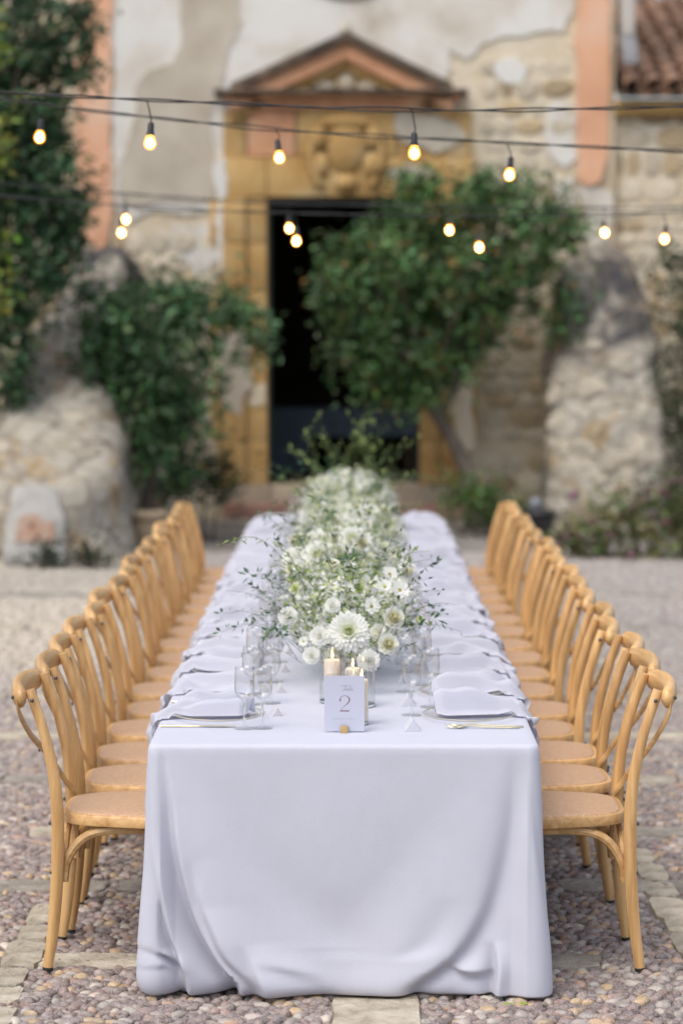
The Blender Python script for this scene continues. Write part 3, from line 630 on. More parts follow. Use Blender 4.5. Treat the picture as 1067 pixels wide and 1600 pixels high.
# ------------------------------------------------------------------ buttresses
M['field_stone'] = mat_noise('buttress_field_stone', [(0.25, (0.28, 0.23, 0.165)), (0.5, (0.42, 0.37, 0.295)), (0.75, (0.52, 0.49, 0.44))], 4, 7, 0.95, 0.6, 0.03, bscale=18, obj_rand=0.25)
SB = []
for v_ in SV: m_b = v_[0].copy(); m_b.materials.clear(); m_b.materials.append(M['field_stone']); SB.append(m_b)
def loft(name, label, levels, mat, seed, amp=.13):
    """levels: (z, x0, x1, y_front, y_back)"""
    lv = np.array(levels); nz, na = 46, 64; vs = []; fs = []
    zs = np.linspace(lv[0, 0], lv[-1, 0], nz); I = [np.interp(zs, lv[:, 0], lv[:, k]) for k in range(1, 5)]
    for j, z in enumerate(zs):
        cx, hx = (I[0][j] + I[1][j]) / 2, (I[1][j] - I[0][j]) / 2; cy, hy = (I[2][j] + I[3][j]) / 2, (I[3][j] - I[2][j]) / 2
        for k in range(na):
            a_ = 2 * math.pi * k / na; c, s_ = math.cos(a_), math.sin(a_); q = (abs(c) ** 5 + abs(s_) ** 5) ** (-1 / 5)
            p = Vector((cx + hx * c * q, cy + hy * s_ * q, z)); d = 0
            for o_, (f_, g_) in enumerate(((1.6, 1), (3.7, .5), (8.0, .28), (17, .14))): d += g_ * mnoise.noise(p * f_ + Vector((seed * 7, o_ * 3, 0)))
            d *= amp; vs.append((p.x + c * d, p.y + s_ * d, max(z + d * .25, GZ - .05)))
    for j in range(nz - 1):
        for k in range(na): a_, b_ = j * na + k, j * na + (k + 1) % na; fs.append((a_, b_, b_ + na, a_ + na))
    fs.append(tuple(range((nz - 1) * na, nz * na)))
    o = inst(name, MB().add(vs, fs).mesh(name, M[mat], True)); rr = random.Random(seed + 70)
    for q in range(54):        # field stones bedded in the face
        j, k = rr.randrange(1, nz - 8), rr.randrange(na // 2, na); p = Vector(vs[j * na + k]); n_ = (Vector(vs[j * na + (k + 1) % na]) - Vector(vs[j * na + k - 1])).cross(Vector(vs[(j + 1) * na + k]) - Vector(vs[(j - 1) * na + k])).normalized()
        if n_.y > -.2 or p.z > 1.75: continue
        e_ = n_.to_track_quat('-Y', 'Z').to_euler(); inst('rubble_stone', SB[rr.randrange(7)], o, p - n_ * .02, e_, (rr.uniform(.16, .38), rr.uniform(.022, .04), rr.uniform(.10, .22)))
    return tag(o, label, 'buttress')
def bl(py, xl, xr, yf):
    """level from photo edges at the depth of the face"""
    zz = at(100, py, yf).z; return (zz, at(xl, py, yf).x, at(xr, py, yf).x, yf, YW + .02)
loft('stone_buttress', 'broad pale stone buttress sloping up to the wall behind the grey plaque at left',
     [(-.05, at(-75, 880, 19.7).x, at(196, 880, 19.7).x, 19.7, YW + .02), bl(760, -60, 192, 19.95), bl(690, -35, 186, 20.3), bl(640, -8, 170, 20.8), bl(560, 25, 168, 21.6), bl(480, 78, 185, 22.4), bl(425, 100, 200, 23.0), bl(400, 112, 196, 23.4), bl(388, 130, 180, 23.7)], 'buttress_l', 1)
loft('stone_buttress', 'soot darkened pale stone buttress with rounded top, right of the doorway',
     [(-.05, at(862, 840, 22.3).x, at(1046, 840, 22.3).x, 22.3, YW + .08), bl(760, 864, 1042, 22.4), bl(660, 868, 1030, 22.6), bl(560, 870, 1024, 22.85), bl(480, 872, 1014, 23.1), bl(430, 876, 1002, 23.3), bl(402, 886, 986, 23.5), bl(385, 902, 966, 23.7), bl(378, 920, 950, 23.85)], 'buttress_r', 4, .12)
# grey plaque leaning on the left buttress
st = thing('stone_plaque', 'grey weathered stone plaque with rusty red panel, leaning on the left buttress', 'plaque', (at(57, 882, 19.45).x, 19.42, GZ))
st.rotation_euler = (R(-7), 0, 0)
hw, hh = .245, .66
pl = [(-hw, 0), (hw, 0), (hw, .17), (hw * .96, .18), (hw * .96, hh * .62), (hw * .80, hh * .72), (hw * .78, hh * .94), (hw * .6, hh), (-hw * .6, hh), (-hw * .78, hh * .94), (-hw * .80, hh * .72), (-hw * .96, hh * .62), (-hw * .96, .18), (-hw, .17)]
MB().prism(ragged(pl, .06, .006, 3), -.06, .06).build('slab', M['stele'], st, 'auto', .01)
MB().prism(ragged([(-.15, .2), (.15, .2), (.15, .36), (.06, .37), (.03, .42), (-.1, .42), (-.15, .37)], .05, .008, 8), -.072, -.05).build('red_panel', M['rust'], st)
MB().box(-hw * 1.04, hw * 1.04, -.085, -.061, .03, .16).build('base_course', M['stele'], st, 'auto', .012)

# ------------------------------------------------------------------ foliage
def leaf_mesh(name, P, L, W, c, mat, seed, droop=.2):
    g = np.random.default_rng(seed); n = len(P)
    d = g.normal(size=(n, 3)); d[:, 2] = d[:, 2] * .7 - droop; d /= np.linalg.norm(d, axis=1)[:, None]
    up = g.normal(size=(n, 3)) * .6 + np.array([0, -.25, .8]); s_ = np.cross(d, up); s_ /= np.linalg.norm(s_, axis=1)[:, None] + 1e-9; nn = np.cross(s_, d)
    L = L[:, None]; W = W[:, None]
    base = P; tip = P + d * L - nn * L * .12; m1 = P + d * L * .45 + s_ * W * .5 + nn * W * .18; m2 = P + d * L * .45 - s_ * W * .5 + nn * W * .18
    V = np.stack([base, m1, tip, m2], 1).reshape(-1, 3); k = np.arange(n)[:, None] * 4
    F = np.concatenate([k + np.array([[0, 1, 2]]), k + np.array([[0, 2, 3]])], 0)
    return mesh_np(name, V, F, mat, np.repeat(c, 4, 0))
def crown_points(blobs, Y, dens, dr, seed, shell=.55):
    """clumps scattered through each ellipsoid; leaves scattered in each clump"""
    g = np.random.default_rng(seed); out = []; cl = []
    for (px_, py_, rx, ry) in blobs:
        c = at(px_, py_, Y); sc_ = Y / F_PX; ax, az = rx * sc_, ry * sc_; ay = min(dr, (ax + az) * .55)
        nc = max(8, int(dens * ax * az * 34)); u = g.normal(size=(nc, 3)); u /= np.linalg.norm(u, axis=1)[:, None]; r_ = g.uniform(shell ** 3, 1.0, (nc, 1)) ** (1 / 3) * np.where(g.random((nc, 1)) < .16, g.uniform(1.05, 1.45, (nc, 1)), .93)
        C = np.array(c[:]) + u * r_ * np.array([ax, ay, az]); cl.append(C)
    C = np.concatenate(cl); k = 20
    tone = g.uniform(.45, 1.6, len(C)) * np.where(g.random(len(C)) < .12, 1.5, 1); rad = g.uniform(.035, .12, len(C))
    P = np.repeat(C, k, 0) + g.normal(size=(len(C) * k, 3)) * np.repeat(rad, k)[:, None]
    return P, np.repeat(tone, k), C
def leaf_cols(P, tone, base, seed, odd=None, odd_p=.03):
    g = np.random.default_rng(seed + 5); n = len(P); c = np.array(base)[None] * tone[:, None] * g.uniform(.75, 1.35, (n, 1)) * np.stack([g.uniform(.75, 1.45, n), g.uniform(.9, 1.2, n), g.uniform(.65, 1.15, n)], 1)
    if odd is not None:
        m = g.random(n) < odd_p; c[m] = np.array(odd) * g.uniform(.7, 1.2, (m.sum(), 1))
    return c
def tree(name, label, blobs, Y, trunk_px, base_col, seed, r0=.07, dens=9, dr=.7, L=(.065, .11), odd=None, odd_p=.03, cat='tree', ntwig=26, group=None):
    g = np.random.default_rng(seed); tp = [at(x, y, Y + dy) for x, y, dy in trunk_px]; tp[0].z = GZ - .02
    root = thing(name, label, cat, tp[0][:], group=group); off = -Vector(tp[0])
    P, tone, C = crown_points(blobs, Y, dens, dr, seed); P = P[P[:, 2] > .02] if True else P
    tone = tone[:len(P)]; n = len(P)
    me = leaf_mesh('crown', P + np.array(off[:]), g.uniform(L[0], L[1], n), g.uniform(L[0], L[1], n) * .52, leaf_cols(P, tone, base_col, seed, odd, odd_p), M['leaf'], seed)
    inst('crown', me, root)
    path = [Vector(p) + off for p in spline([p[:] for p in tp], 18)]
    MB().tube(path, [r0 * (1 - .55 * i / 17) * (1.25 if i == 0 else 1) for i in range(18)], 9).build('trunk', M['bark'], root, True)
    mb = MB(); end = path[-1]
    for k in range(ntwig):
        c = Vector(C[g.integers(len(C))]) + off; a_ = path[g.integers(9, 18)]; mid = (a_ + c) / 2 + Vector(g.normal(size=3)) * .08
        mb.tube([Vector(v) for v in spline([a_, mid, c], 7)], [r0 * .42 * (1 - .8 * i / 6) for i in range(7)], 5)
    mb.build('limb', M['bark'], root, True)
    return root
tree('small_tree', 'small round-crowned evergreen tree with bent trunk before the doorway', [(690, 325, 70, 48), (790, 318, 85, 42), (628, 400, 85, 72), (705, 425, 105, 78), (560, 470, 72, 66), (535, 428, 46, 50), (838, 385, 62, 48), (645, 530, 85, 66),
     (605, 600, 55, 44), (735, 520, 55, 38), (790, 440, 55, 45), (872, 352, 38, 34), (655, 290, 30, 30), (745, 290, 30, 28), (880, 490, 22, 40), (680, 575, 50, 42), (640, 610, 46, 34), (560, 540, 50, 46)],
     22.9, [(742, 822, 0), (735, 765, 0), (722, 720, .05), (702, 678, .05), (680, 645, 0), (664, 615, 0), (652, 560, .05), (640, 480, 0)], (.068, .135, .052), 31, .085, 11, .75, odd=(.22, .12, .03), odd_p=.035)
tree('bushy_tree', 'bushy dark evergreen in front of the left buttress beside the portal', [(225, 485, 95, 52), (325, 482, 70, 38), (275, 555, 78, 66), (235, 640, 62, 64), (250, 715, 56, 50), (385, 492, 32, 22), (398, 535, 17, 30), (150, 500, 52, 42), (165, 560, 46, 38), (300, 640, 34, 50), (205, 580, 60, 50)],
     21.3, [(236, 850, 0), (232, 790, 0), (240, 720, 0), (250, 650, 0), (255, 560, 0)], (.056, .122, .056), 32, .07, 11, .6)
tree('dark_tree', 'tall dark evergreen tree rising along the left edge', [(35, 55, 85, 75), (118, 40, 36, 44), (128, 105, 28, 34), (60, 150, 70, 70), (20, 240, 80, 70), (80, 330, 55, 50), (25, 360, 75, 55), (40, 440, 66, 62), (5, 530, 50, 95), (70, 400, 60, 50), (20, 620, 25, 30), (100, 300, 40, 60), (-90, 120, 90, 120), (-110, 330, 90, 130), (-30, -80, 110, 80), (-90, 520, 70, 100), (80, 225, 34, 40)],
     20.9, [(-72, 860, .2), (-70, 700, .2), (-50, 560, .3), (-20, 420, .3), (10, 260, .2), (20, 120, .1)], (.036, .082, .040), 33, .12, 11, .8, ntwig=34)
tree('citrus_tree', 'bright yellow-green leafy branches at the far left edge, nearest foliage', [(-42, 240, 62, 90), (-60, 420, 62, 90), (-28, 480, 26, 24), (-110, 330, 80, 140), (-25, 60, 30, 40)],
     17.2, [(-150, 930, 0), (-148, 800, 0), (-140, 650, 0), (-125, 500, 0), (-110, 380, 0)], (.115, .175, .030), 34, .06, 7, .5, odd=(.30, .28, .04), odd_p=.15)
def shrub(name, label, blobs, Y, col, seed, flowers=None, fl_n=0, L=(.05, .085), dens=8, dr=.4, cat='shrub', stems=8):
    g = np.random.default_rng(seed); c0 = at(sum(b[0] for b in blobs) / len(blobs), 800, Y); loc = (c0.x, Y, GZ)
    root = thing(name, label, cat, loc); off = -Vector(loc)
    P, tone, C = crown_points(blobs, Y, dens, dr, seed, .25); ok = P[:, 2] > .0; P = P[ok]; tone = tone[ok]; n = len(P)
    inst('foliage', leaf_mesh('foliage', P + np.array(off[:]), g.uniform(L[0], L[1], n), g.uniform(L[0], L[1], n) * .55, leaf_cols(P, tone, col, seed), M['leaf'], seed, 0.0), root)
    mb = MB()
    for k in range(stems):
        c = Vector(C[g.integers(len(C))]) + off; a_ = Vector((c.x * .55, c.y * .4, 0)); mb.tube([Vector(v) for v in spline([a_, (a_ + c) / 2 + Vector(g.normal(size=3)) * .04, c], 6)], [.014 - .0018 * i for i in range(6)], 5)
    mb.build('stem', M['bark'], root, True)
    if flowers:
        Q = C[g.integers(0, len(C), fl_n)] + g.normal(size=(fl_n, 3)) * .05; Q = np.repeat(Q, 5, 0) + g.normal(size=(fl_n * 5, 3)) * .012; Q = Q[Q[:, 2] > .03]; m = len(Q)
        inst('blossom', leaf_mesh('blossom', Q + np.array(off[:]), np.full(m, .04), np.full(m, .04), np.array(flowers)[None] * g.uniform(.7, 1.2, (m, 1)), M['petal'], seed + 1), root)
    return root
shrub('flowering_bush', 'low flowering bush with small pink blossoms at the right edge', [(905, 845, 42, 36), (960, 850, 45, 30), (1015, 830, 45, 45), (1060, 840, 40, 40), (930, 815, 36, 30), (1110, 830, 50, 50), (985, 800, 46, 40), (1050, 788, 46, 46), (890, 855, 32, 28)], 20.1, (.095, .118, .042), 41, (.42, .14, .28), 60)
shrub('wall_creeper', 'tangled green creeper climbing the side wing wall beyond the right buttress', [(1050, 420, 28, 55), (1062, 520, 30, 60), (1040, 610, 26, 50), (1062, 690, 34, 70), (1085, 600, 30, 90), (1058, 770, 34, 36), (1078, 460, 26, 60)], 22.9, (.034, .052, .022), 42, stems=12)
shrub('seedling_clump', 'bright green low plants at the foot of the bent tree trunk', [(712, 772, 18, 28), (738, 795, 28, 24), (770, 788, 28, 28), (800, 795, 28, 20), (748, 775, 20, 20)], 22.2, (.065, .115, .030), 43)
shrub('yellow_flower_bush', 'leafy bush dotted with yellow flowers at the foot of the portal', [(300, 742, 46, 42), (335, 735, 26, 40), (262, 760, 30, 32), (345, 770, 20, 26)], 21.9, (.030, .062, .022), 44, (.55, .36, .03), 10)
shrub('edge_weeds', 'small dark weeds growing at the foot of the grey plaque', [(75, 870, 18, 9), (145, 868, 22, 12)], 19.3, (.025, .04, .022), 45, stems=3)
def pot(name, label, px_, py_, Y, r, h, mat):
    p = at(px_, py_, Y); o = thing(name, label, 'pot', (p.x, Y, GZ))
    MB().lathe([(r * .62, 0), (r * .7, .01), (r * .92, h * .6), (r, h * .85), (r * 1.1, h * .88), (r * 1.1, h), (r * .95, h), (r * .9, h * .86)], 24).build('pot_body', M[mat], o, True)
    MB().lathe([(r * .91, h * .84), (r * .5, h * .88), (.002, h * .9)], 20, cap=False).build('soil', M['ground'], o, True)
    return o
pot('clay_pot', 'pale clay pot standing under the bushy evergreen', 232, 850, 20.9, .15, .33, 'pot')
p_ = pot('black_pot', 'glossy black pot beside the right buttress', 842, 800, 21.9, .15, .26, 'pot_dark')
gl = at(833, 752, 21.9); tag(MB().lathe([(.002, -.07), (.04, -.06), (.065, -.03), (.072, 0), (.065, .03), (.04, .06), (.002, .07)], 20, center=(gl.x + .02, 21.9, .26 + GZ + .055)).build('garden_globe', M['globe'], None, True), 'small grey glass globe resting on the black pot', 'globe')

# ------------------------------------------------------------------ table and cloth
TXC, THW = 0.001, 0.572
YF, YB, TZ = onz(533, 1165, .75).y, onz(533, 812, .75).y, 0.75
print('table', YF, YB)
tbl = thing('banquet_table', 'long banquet table hidden beneath the white floor-length cloth', 'table', (TXC, YF, 0))
MB().box(-THW + .03, THW - .03, .03, YB - YF - .03, TZ - .03, TZ - .004).build('table_top', M['oak_x'], tbl)
for i in range(5):
    for sx in (-1, 1): MB().tube([(sx * .38, .3 + i * (YB - YF - .6) / 4, 0), (sx * .38, .3 + i * (YB - YF - .6) / 4, .72)], .025, 8).build('leg', M['bolt'], tbl, True)
def creases():
    out = []
    def c(pts, A, wl, wr, e, prof, kind=0):
        q = [at(x, y, YF) for x, y in pts]; q = np.array(spline([(v.x, v.z, p_) for v, p_ in zip(q, prof)], 30))[::-1]
        out.append((q[:, 1], q[:, 0], np.clip(q[:, 2], 0, 1.1) * A * 1.5, wl, wr, e, kind))
    c([(258, 1175), (268, 1250), (276, 1330), (300, 1425), (332, 1490), (372, 1538)], .024, .045, .10, .007, [0, .35, .8, 1, 1, .9])
    c([(238, 1190), (240, 1290), (246, 1370), (262, 1450), (282, 1505), (292, 1540)], .016, .03, .035, .006, [0, .6, 1, 1, 1, .8])
    c([(303, 1340), (312, 1400), (330, 1450), (352, 1492), (400, 1540)], .010, .03, .05, .012, [0, .6, 1, .8, .4])
    c([(238, 1480), (262, 1495), (285, 1520)], .008, .02, .02, .006, [0, 1, 0])
    c([(384, 1470), (398, 1512), (410, 1545)], .008, .05, .07, .013, [0, .7, 1])
    # right: the main panel hangs over a soft valley
    c([(800, 1172), (795, 1260), (782, 1340), (758, 1420), (715, 1490), (640, 1545)], -.011, .11, .05, .022, [0, .45, .7, .85, 1, 1])
    c([(800, 1180), (792, 1300), (778, 1400), (768, 1500)], -.005, .045, .045, .03, [0, 1, 1, .4], 1)
    c([(826, 1210), (832, 1320), (838, 1420), (846, 1540)], -.010, .02, .03, .006, [0, 1, .8, .5])
    c([(772, 1470), (775, 1510), (772, 1545)], .010, .03, .02, .006, [0, .9, 1])
    c([(700, 1400), (668, 1470), (630, 1500)], -.006, .05, .05, .03, [0, 1, 0], 1)
    c([(300, 1180), (400, 1330), (500, 1440), (560, 1500)], -.005, .10, .10, .05, [0, .8, 1, .2], 1)
    c([(740, 1180), (640, 1330), (560, 1440), (540, 1500)], -.004, .10, .10, .05, [0, .8, 1, .2], 1)
    c([(520, 1170), (515, 1300), (520, 1420)], .004, .12, .12, .05, [0, 1, .2], 1)
    return out
def hcreases():
    out = []
    for pts, A, w, e in (([(216, 1490), (240, 1478), (265, 1496), (290, 1520)], .004, .025, .006), ([(694, 1508), (730, 1520), (778, 1519)], .016, .03, .004), ([(395, 1500), (440, 1512), (510, 1532)], .008, .03, .012),
                         ([(228, 1512), (255, 1508), (278, 1522)], .006, .015, .005)):
        q = [at(x, y, YF) for x, y in pts]; q = np.array(spline([(v.x, v.z) for v in q], 24)); out.append((q[:, 0], q[:, 1], A, w, e))
    return out
HC = hcreases()
CR = creases()
def front_d(x, z):
    d = 0.0
    for zs, xs, A, wl, wr, e, kind in CR:
        if z > zs[-1] or z < zs[0] - .12: continue
        a_ = np.interp(z, zs, A); t = x - np.interp(z, zs, xs)
        if kind: d += a_ * math.exp(-(t / (wl if t < 0 else wr)) ** 2)
        else: d += a_ * (1 + .7 * max(0, 1 - z / .28)) * math.tanh(t / e) * math.exp(-(t / ((wl if t < 0 else wr) * (1.9 if (t > 0) == (a_ > 0) else 1.1))) ** 2)
    for xs, zs, A, w, e in HC:
        if xs[0] < x < xs[-1]:
            t = z - np.interp(x, xs, zs); u_ = (x - xs[0]) / (xs[-1] - xs[0]); d += A * math.sin(math.pi * u_) ** 1.0 * math.tanh(t / e) * math.exp(-(t / (w * 1.3)) ** 2)
    return d
rc = .035; per = []
def addp(x, y, nx_, ny_, kind): per.append((x, y, nx_, ny_, kind))
x0, x1 = TXC - THW, TXC + THW
for x in np.linspace(x0 + rc, x1 - rc, 290): addp(x, YF, 0, -1, 0)
for t in np.linspace(0, 1, 12)[1:-1]: a_ = -math.pi / 2 + t * math.pi / 2; addp(x1 - rc + rc * math.cos(a_), YF + rc + rc * math.sin(a_), math.cos(a_), math.sin(a_), 1)
for y in np.concatenate([np.linspace(YF + rc, YF + .5, 40), np.linspace(YF + .55, YB - rc, 150)]): addp(x1, y, 1, 0, 2)
for x in np.linspace(x1 - rc, x0 + rc, 40): addp(x, YB, 0, 1, 3)
for y in np.concatenate([np.linspace(YB - rc, YF + .55, 150), np.linspace(YF + .5, YF + rc, 40)]): addp(x0, y, -1, 0, 2)
for t in np.linspace(0, 1, 12)[1:-1]: a_ = math.pi + t * math.pi / 2; addp(x0 + rc + rc * math.cos(a_), YF + rc + rc * math.sin(a_), math.cos(a_), math.sin(a_), 1)
zrow = [TZ - .012] + list(np.linspace(TZ - .03, .075, 90)); NR = 3 + len(zrow) + 9; vs = []
for (x, y, nx_, ny_, kind) in per:
    col_ = []; nz_ = mnoise.noise(Vector((x * 4.3, y * 2.1, 4)))
    def out_at(z):
        h = 1 - z / TZ; ed = min(1, max(0, (y - YF) / .25)); edge_x = max(abs(x - TXC) / THW - .86, 0) / .14 if kind < 2 else 1
        o_ = .044 * h ** .8 * edge_x * (1 - ed)
        if kind <= 1: o_ += front_d(x, z) * (1 if kind == 0 else .4) + .006 * h + .0010 * h * mnoise.noise(Vector((x * 11 + z * 3, z * 2.5, 9))) + .0004 * mnoise.noise(Vector((x * 30, z * 14, 2)))
        if kind == 2:
            o_ += (.012 * math.sin(y * 9) + .010 * math.sin(y * 23 + 2) + .008 * math.sin(y * 41)) * h * min(1, ed)
            o_ -= .15 * ed * min(1, max(0, (.56 - z) / .12)) * (1 - .0 * h)      # the chair seats press the cloth in
        if kind == 3: o_ += .02 * math.sin(x * 20) * h
        return o_
    p = lambda o_, z: (x + nx_ * o_, y + ny_ * o_, z)
    col_ += [p(-.03, TZ + .0005), p(-.008, TZ), p(-.002, TZ - .004)]
    for z in zrow: col_.append(p(out_at(z), z))
    lf_ = min(1, max(0, (x - TXC) / THW)); r_ = (.036 - .032 * lf_ ** .7) * (1 + .7 * nz_) + .022 * (1 - lf_) * max(0, mnoise.noise(Vector((x * 9, 3, y)))); ob = out_at(.02)
    for k in range(1, 8):
        th = k / 7 * math.pi / 2; zz = .075 * (1 - math.sin(th)) + .004 * math.sin(th)
        col_.append(p(out_at(max(zz, .01)) - r_ * (1 - math.cos(th)) ** 1.1, zz + (.004 + .006 * mnoise.noise(Vector((x * 14, y * 9, 1)))) * (k == 7)))
    col_.append(p(ob - r_ - .05, .006)); col_.append(p(ob - r_ - .10, .006)); vs += col_
n = len(per); fs = []
for i in range(n):
    j = (i + 1) % n
    for k in range(NR - 1): fs.append((i * NR + k, i * NR + k + 1, j * NR + k + 1, j * NR + k))
fs.append(tuple(i * NR for i in range(n)))
cl = MB().add(vs, fs).build('tablecloth', M['cloth'], None, True)
tag(cl, 'white floor-length linen cloth draped over the long table', 'tablecloth')

# ------------------------------------------------------------------ chairs (local +x faces the table, origin on the floor under the seat)
def make_chair():
    root = thing('cross_back_chair', '', 'chair')
    prof = [(-.25, 0), (-.232, .12), (-.219, .28), (-.215, .46), (-.226, .60), (-.258, .74), (-.298, .862)]
    for sy in (-1, 1):
        pts = spline([(x, sy * (.186 + .006 * math.sin(z * 3.2) - .016 * z / .86), z) for x, z in prof], 22)
        MB().tube(pts, [(.0145 + .0025 * math.sin(math.pi * min(1, i / 17)), .0160 + .0042 * math.sin(math.pi * min(1, i / 17))) for i in range(22)], 10, up=(1, 0, 0)).build('back_post', M['oak'], root, 'auto')
        MB().tube([(-.25, sy * .186, -.006), (-.249, sy * .186, .004)], .0165, 10).build('foot_cap', M['rubber'], root)
        fl = spline([(.20, sy * .196, .002), (.188, sy * .188, .2), (.178, sy * .18, .435)], 8)
        MB().tube(fl, [.0145 + .0007 * i for i in range(8)], 9).build('front_leg', M['oak'], root, 'auto')
        arch = [(-.200, .268), (-.190, .33), (-.150, .392), (-.09, .422), (0, .428), (.09, .420), (.135, .385), (.165, .33), (.172, .268)]
        MB().tube([(x, sy * .168, z) for x, z in [tuple(v) for v in spline(arch, 26)]], .0145, 8, up=(0, 1, 0)).build('arch_brace', M['oak_x'], root, 'auto')
    arch = [(-.165, .268), (-.155, .33), (-.12, .385), (-.06, .418), (0, .425), (.06, .418), (.12, .385), (.155, .33), (.165, .268)]
    MB().tube([(.165, y, z) for y, z in [tuple(v) for v in spline(arch, 22)]], .0140, 8, up=(1, 0, 0)).build('arch_brace', M['oak'], root, 'auto')
    MB().tube([(-.20, y, z) for y, z in [tuple(v) for v in spline(arch, 22)]], .0140, 8, up=(1, 0, 0)).build('arch_brace', M['oak'], root, 'auto')
    # seat outline: rounded trapezoid with pinched rear corners
    def outline(s_, n=48):
        o_ = []
        for k in range(n):
            a_ = 2 * math.pi * k / n; c, q = math.cos(a_), math.sin(a_); e = 4.6; m = (abs(c) ** e + abs(q) ** e) ** (-1 / e)
            x = c * m * .212; o_.append((x * s_, q * m * (.212 + .045 * x / .21) * s_))
        return o_
    n = 48; rings = [(outline(.96), .441), (outline(.995), .4425), (outline(1.0), .446), (outline(1.0), .4705), (outline(.99), .4738), (outline(.9), .4745)]
    v = [(x, y, z) for o_, z in rings for x, y in o_]; f = [(j * n + k, j * n + (k + 1) % n, (j + 1) * n + (k + 1) % n, (j + 1) * n + k) for j in range(len(rings) - 1) for k in range(n)]
    f.append(tuple(reversed(range(n))))
    f.append(tuple(range((len(rings) - 1) * n, len(rings) * n)))
    MB().add(v, f).build('seat_frame', M['oak_x'], root, 'auto')
    rings = [(outline(.93), .4738), (outline(.925), .4772), (outline(.90), .4792), (outline(.6), .481), (outline(.3), .4815)]
    v = [(x, y, z) for o_, z in rings for x, y in o_]; f = [(j * n + k, j * n + (k + 1) % n, (j + 1) * n + (k + 1) % n, (j + 1) * n + k) for j in range(len(rings) - 1) for k in range(n)]
    f.append(tuple(range((len(rings) - 1) * n, len(rings) * n)))
    MB().add(v, f).build('rattan_seat', M['rattan'], root, True)
    # top rail: bowed back, wrapping behind the posts, rounded lobes at its ends
    pts = []; rad = []
    for k in range(25):
        t = -1 + k / 12; y = t * .212; pts.append((-.318 - .034 * (1 - t * t), y, .838 + .012 * (1 - t * t)))
        e = max(0, (1 - abs(t)) / .10); w_ = min(1, e) ** .5 if e < 1 else 1
        rad.append((.021 * max(w_, .3), .0345 * max(w_, .35)))
    MB().tube(pts, rad, 14, up=(0, 0, 1)).build('top_rail', M['oak_x'], root, True)
    # crossed bent straps behind the posts
    for k, sy in enumerate((-1, 1)):
        q = spline([(-.333, sy * .196, .838), (-.328, sy * .188, .79), (-.302, sy * .13, .715), (-.272 - .010 * k, sy * .02, .645), (-.250, -sy * .07, .58), (-.228, -sy * .135, .52), (-.205, -sy * .172, .478)], 22)
        MB().tube(q, [(.0140, .0055)] * 22, 8, up=(1, 0, 0)).build('cross_strap', M['oak_x'], root, 'auto')
    bolt = MB().lathe([(.0062, 0), (.0062, .003), (.004, .006), (.0005, .007)], 10).mesh('bolt', M['bolt'], True)
    for sy in (-1, 1):
        inst('bolt', bolt, root, (-.345, sy * .197, .842), (0, -math.pi / 2, 0)); inst('bolt', bolt, root, (-.288, sy * .195, .832), (0, 0, 0)).rotation_euler = (sy * -math.pi / 2, 0, 0)
        inst('bolt', bolt, root, (-.236, sy * .188, .452), (0, -math.pi / 2, 0)); inst('bolt', bolt, root, (-.234, sy * .188, .30), (0, -math.pi / 2, 0))
    inst('bolt', bolt, root, (-.290, 0, .645), (0, -math.pi / 2, 0))
    return root
CH_Y0, CH_DY, NCH = 7.48, .468, 16
chair = make_chair(); first = True; rc_ = random.Random(5); CHY = []
for k in range(NCH):
    for sd, nm in ((-1, 'left'), (1, 'right')):
        o = chair if first else copy_tree(chair); first = False
        y = CH_Y0 + k * CH_DY + (rc_.uniform(-.018, .018) if k else 0); xx = -.658 if sd < 0 else .660
        o.location = (xx + (rc_.uniform(-.020, .020) if k else 0), y, .004); o.rotation_euler = (0, 0, (0 if sd < 0 else math.pi) + (rc_.uniform(-.055, .055) if k else 0))
        lab = ORD[k]
        tag(o, f'honey oak cross-back chair with rattan seat, {lab}{"" if k in (0, 15) else " from the camera"} in the {nm} row', 'chair', 'cross-back chairs along both sides of the table')

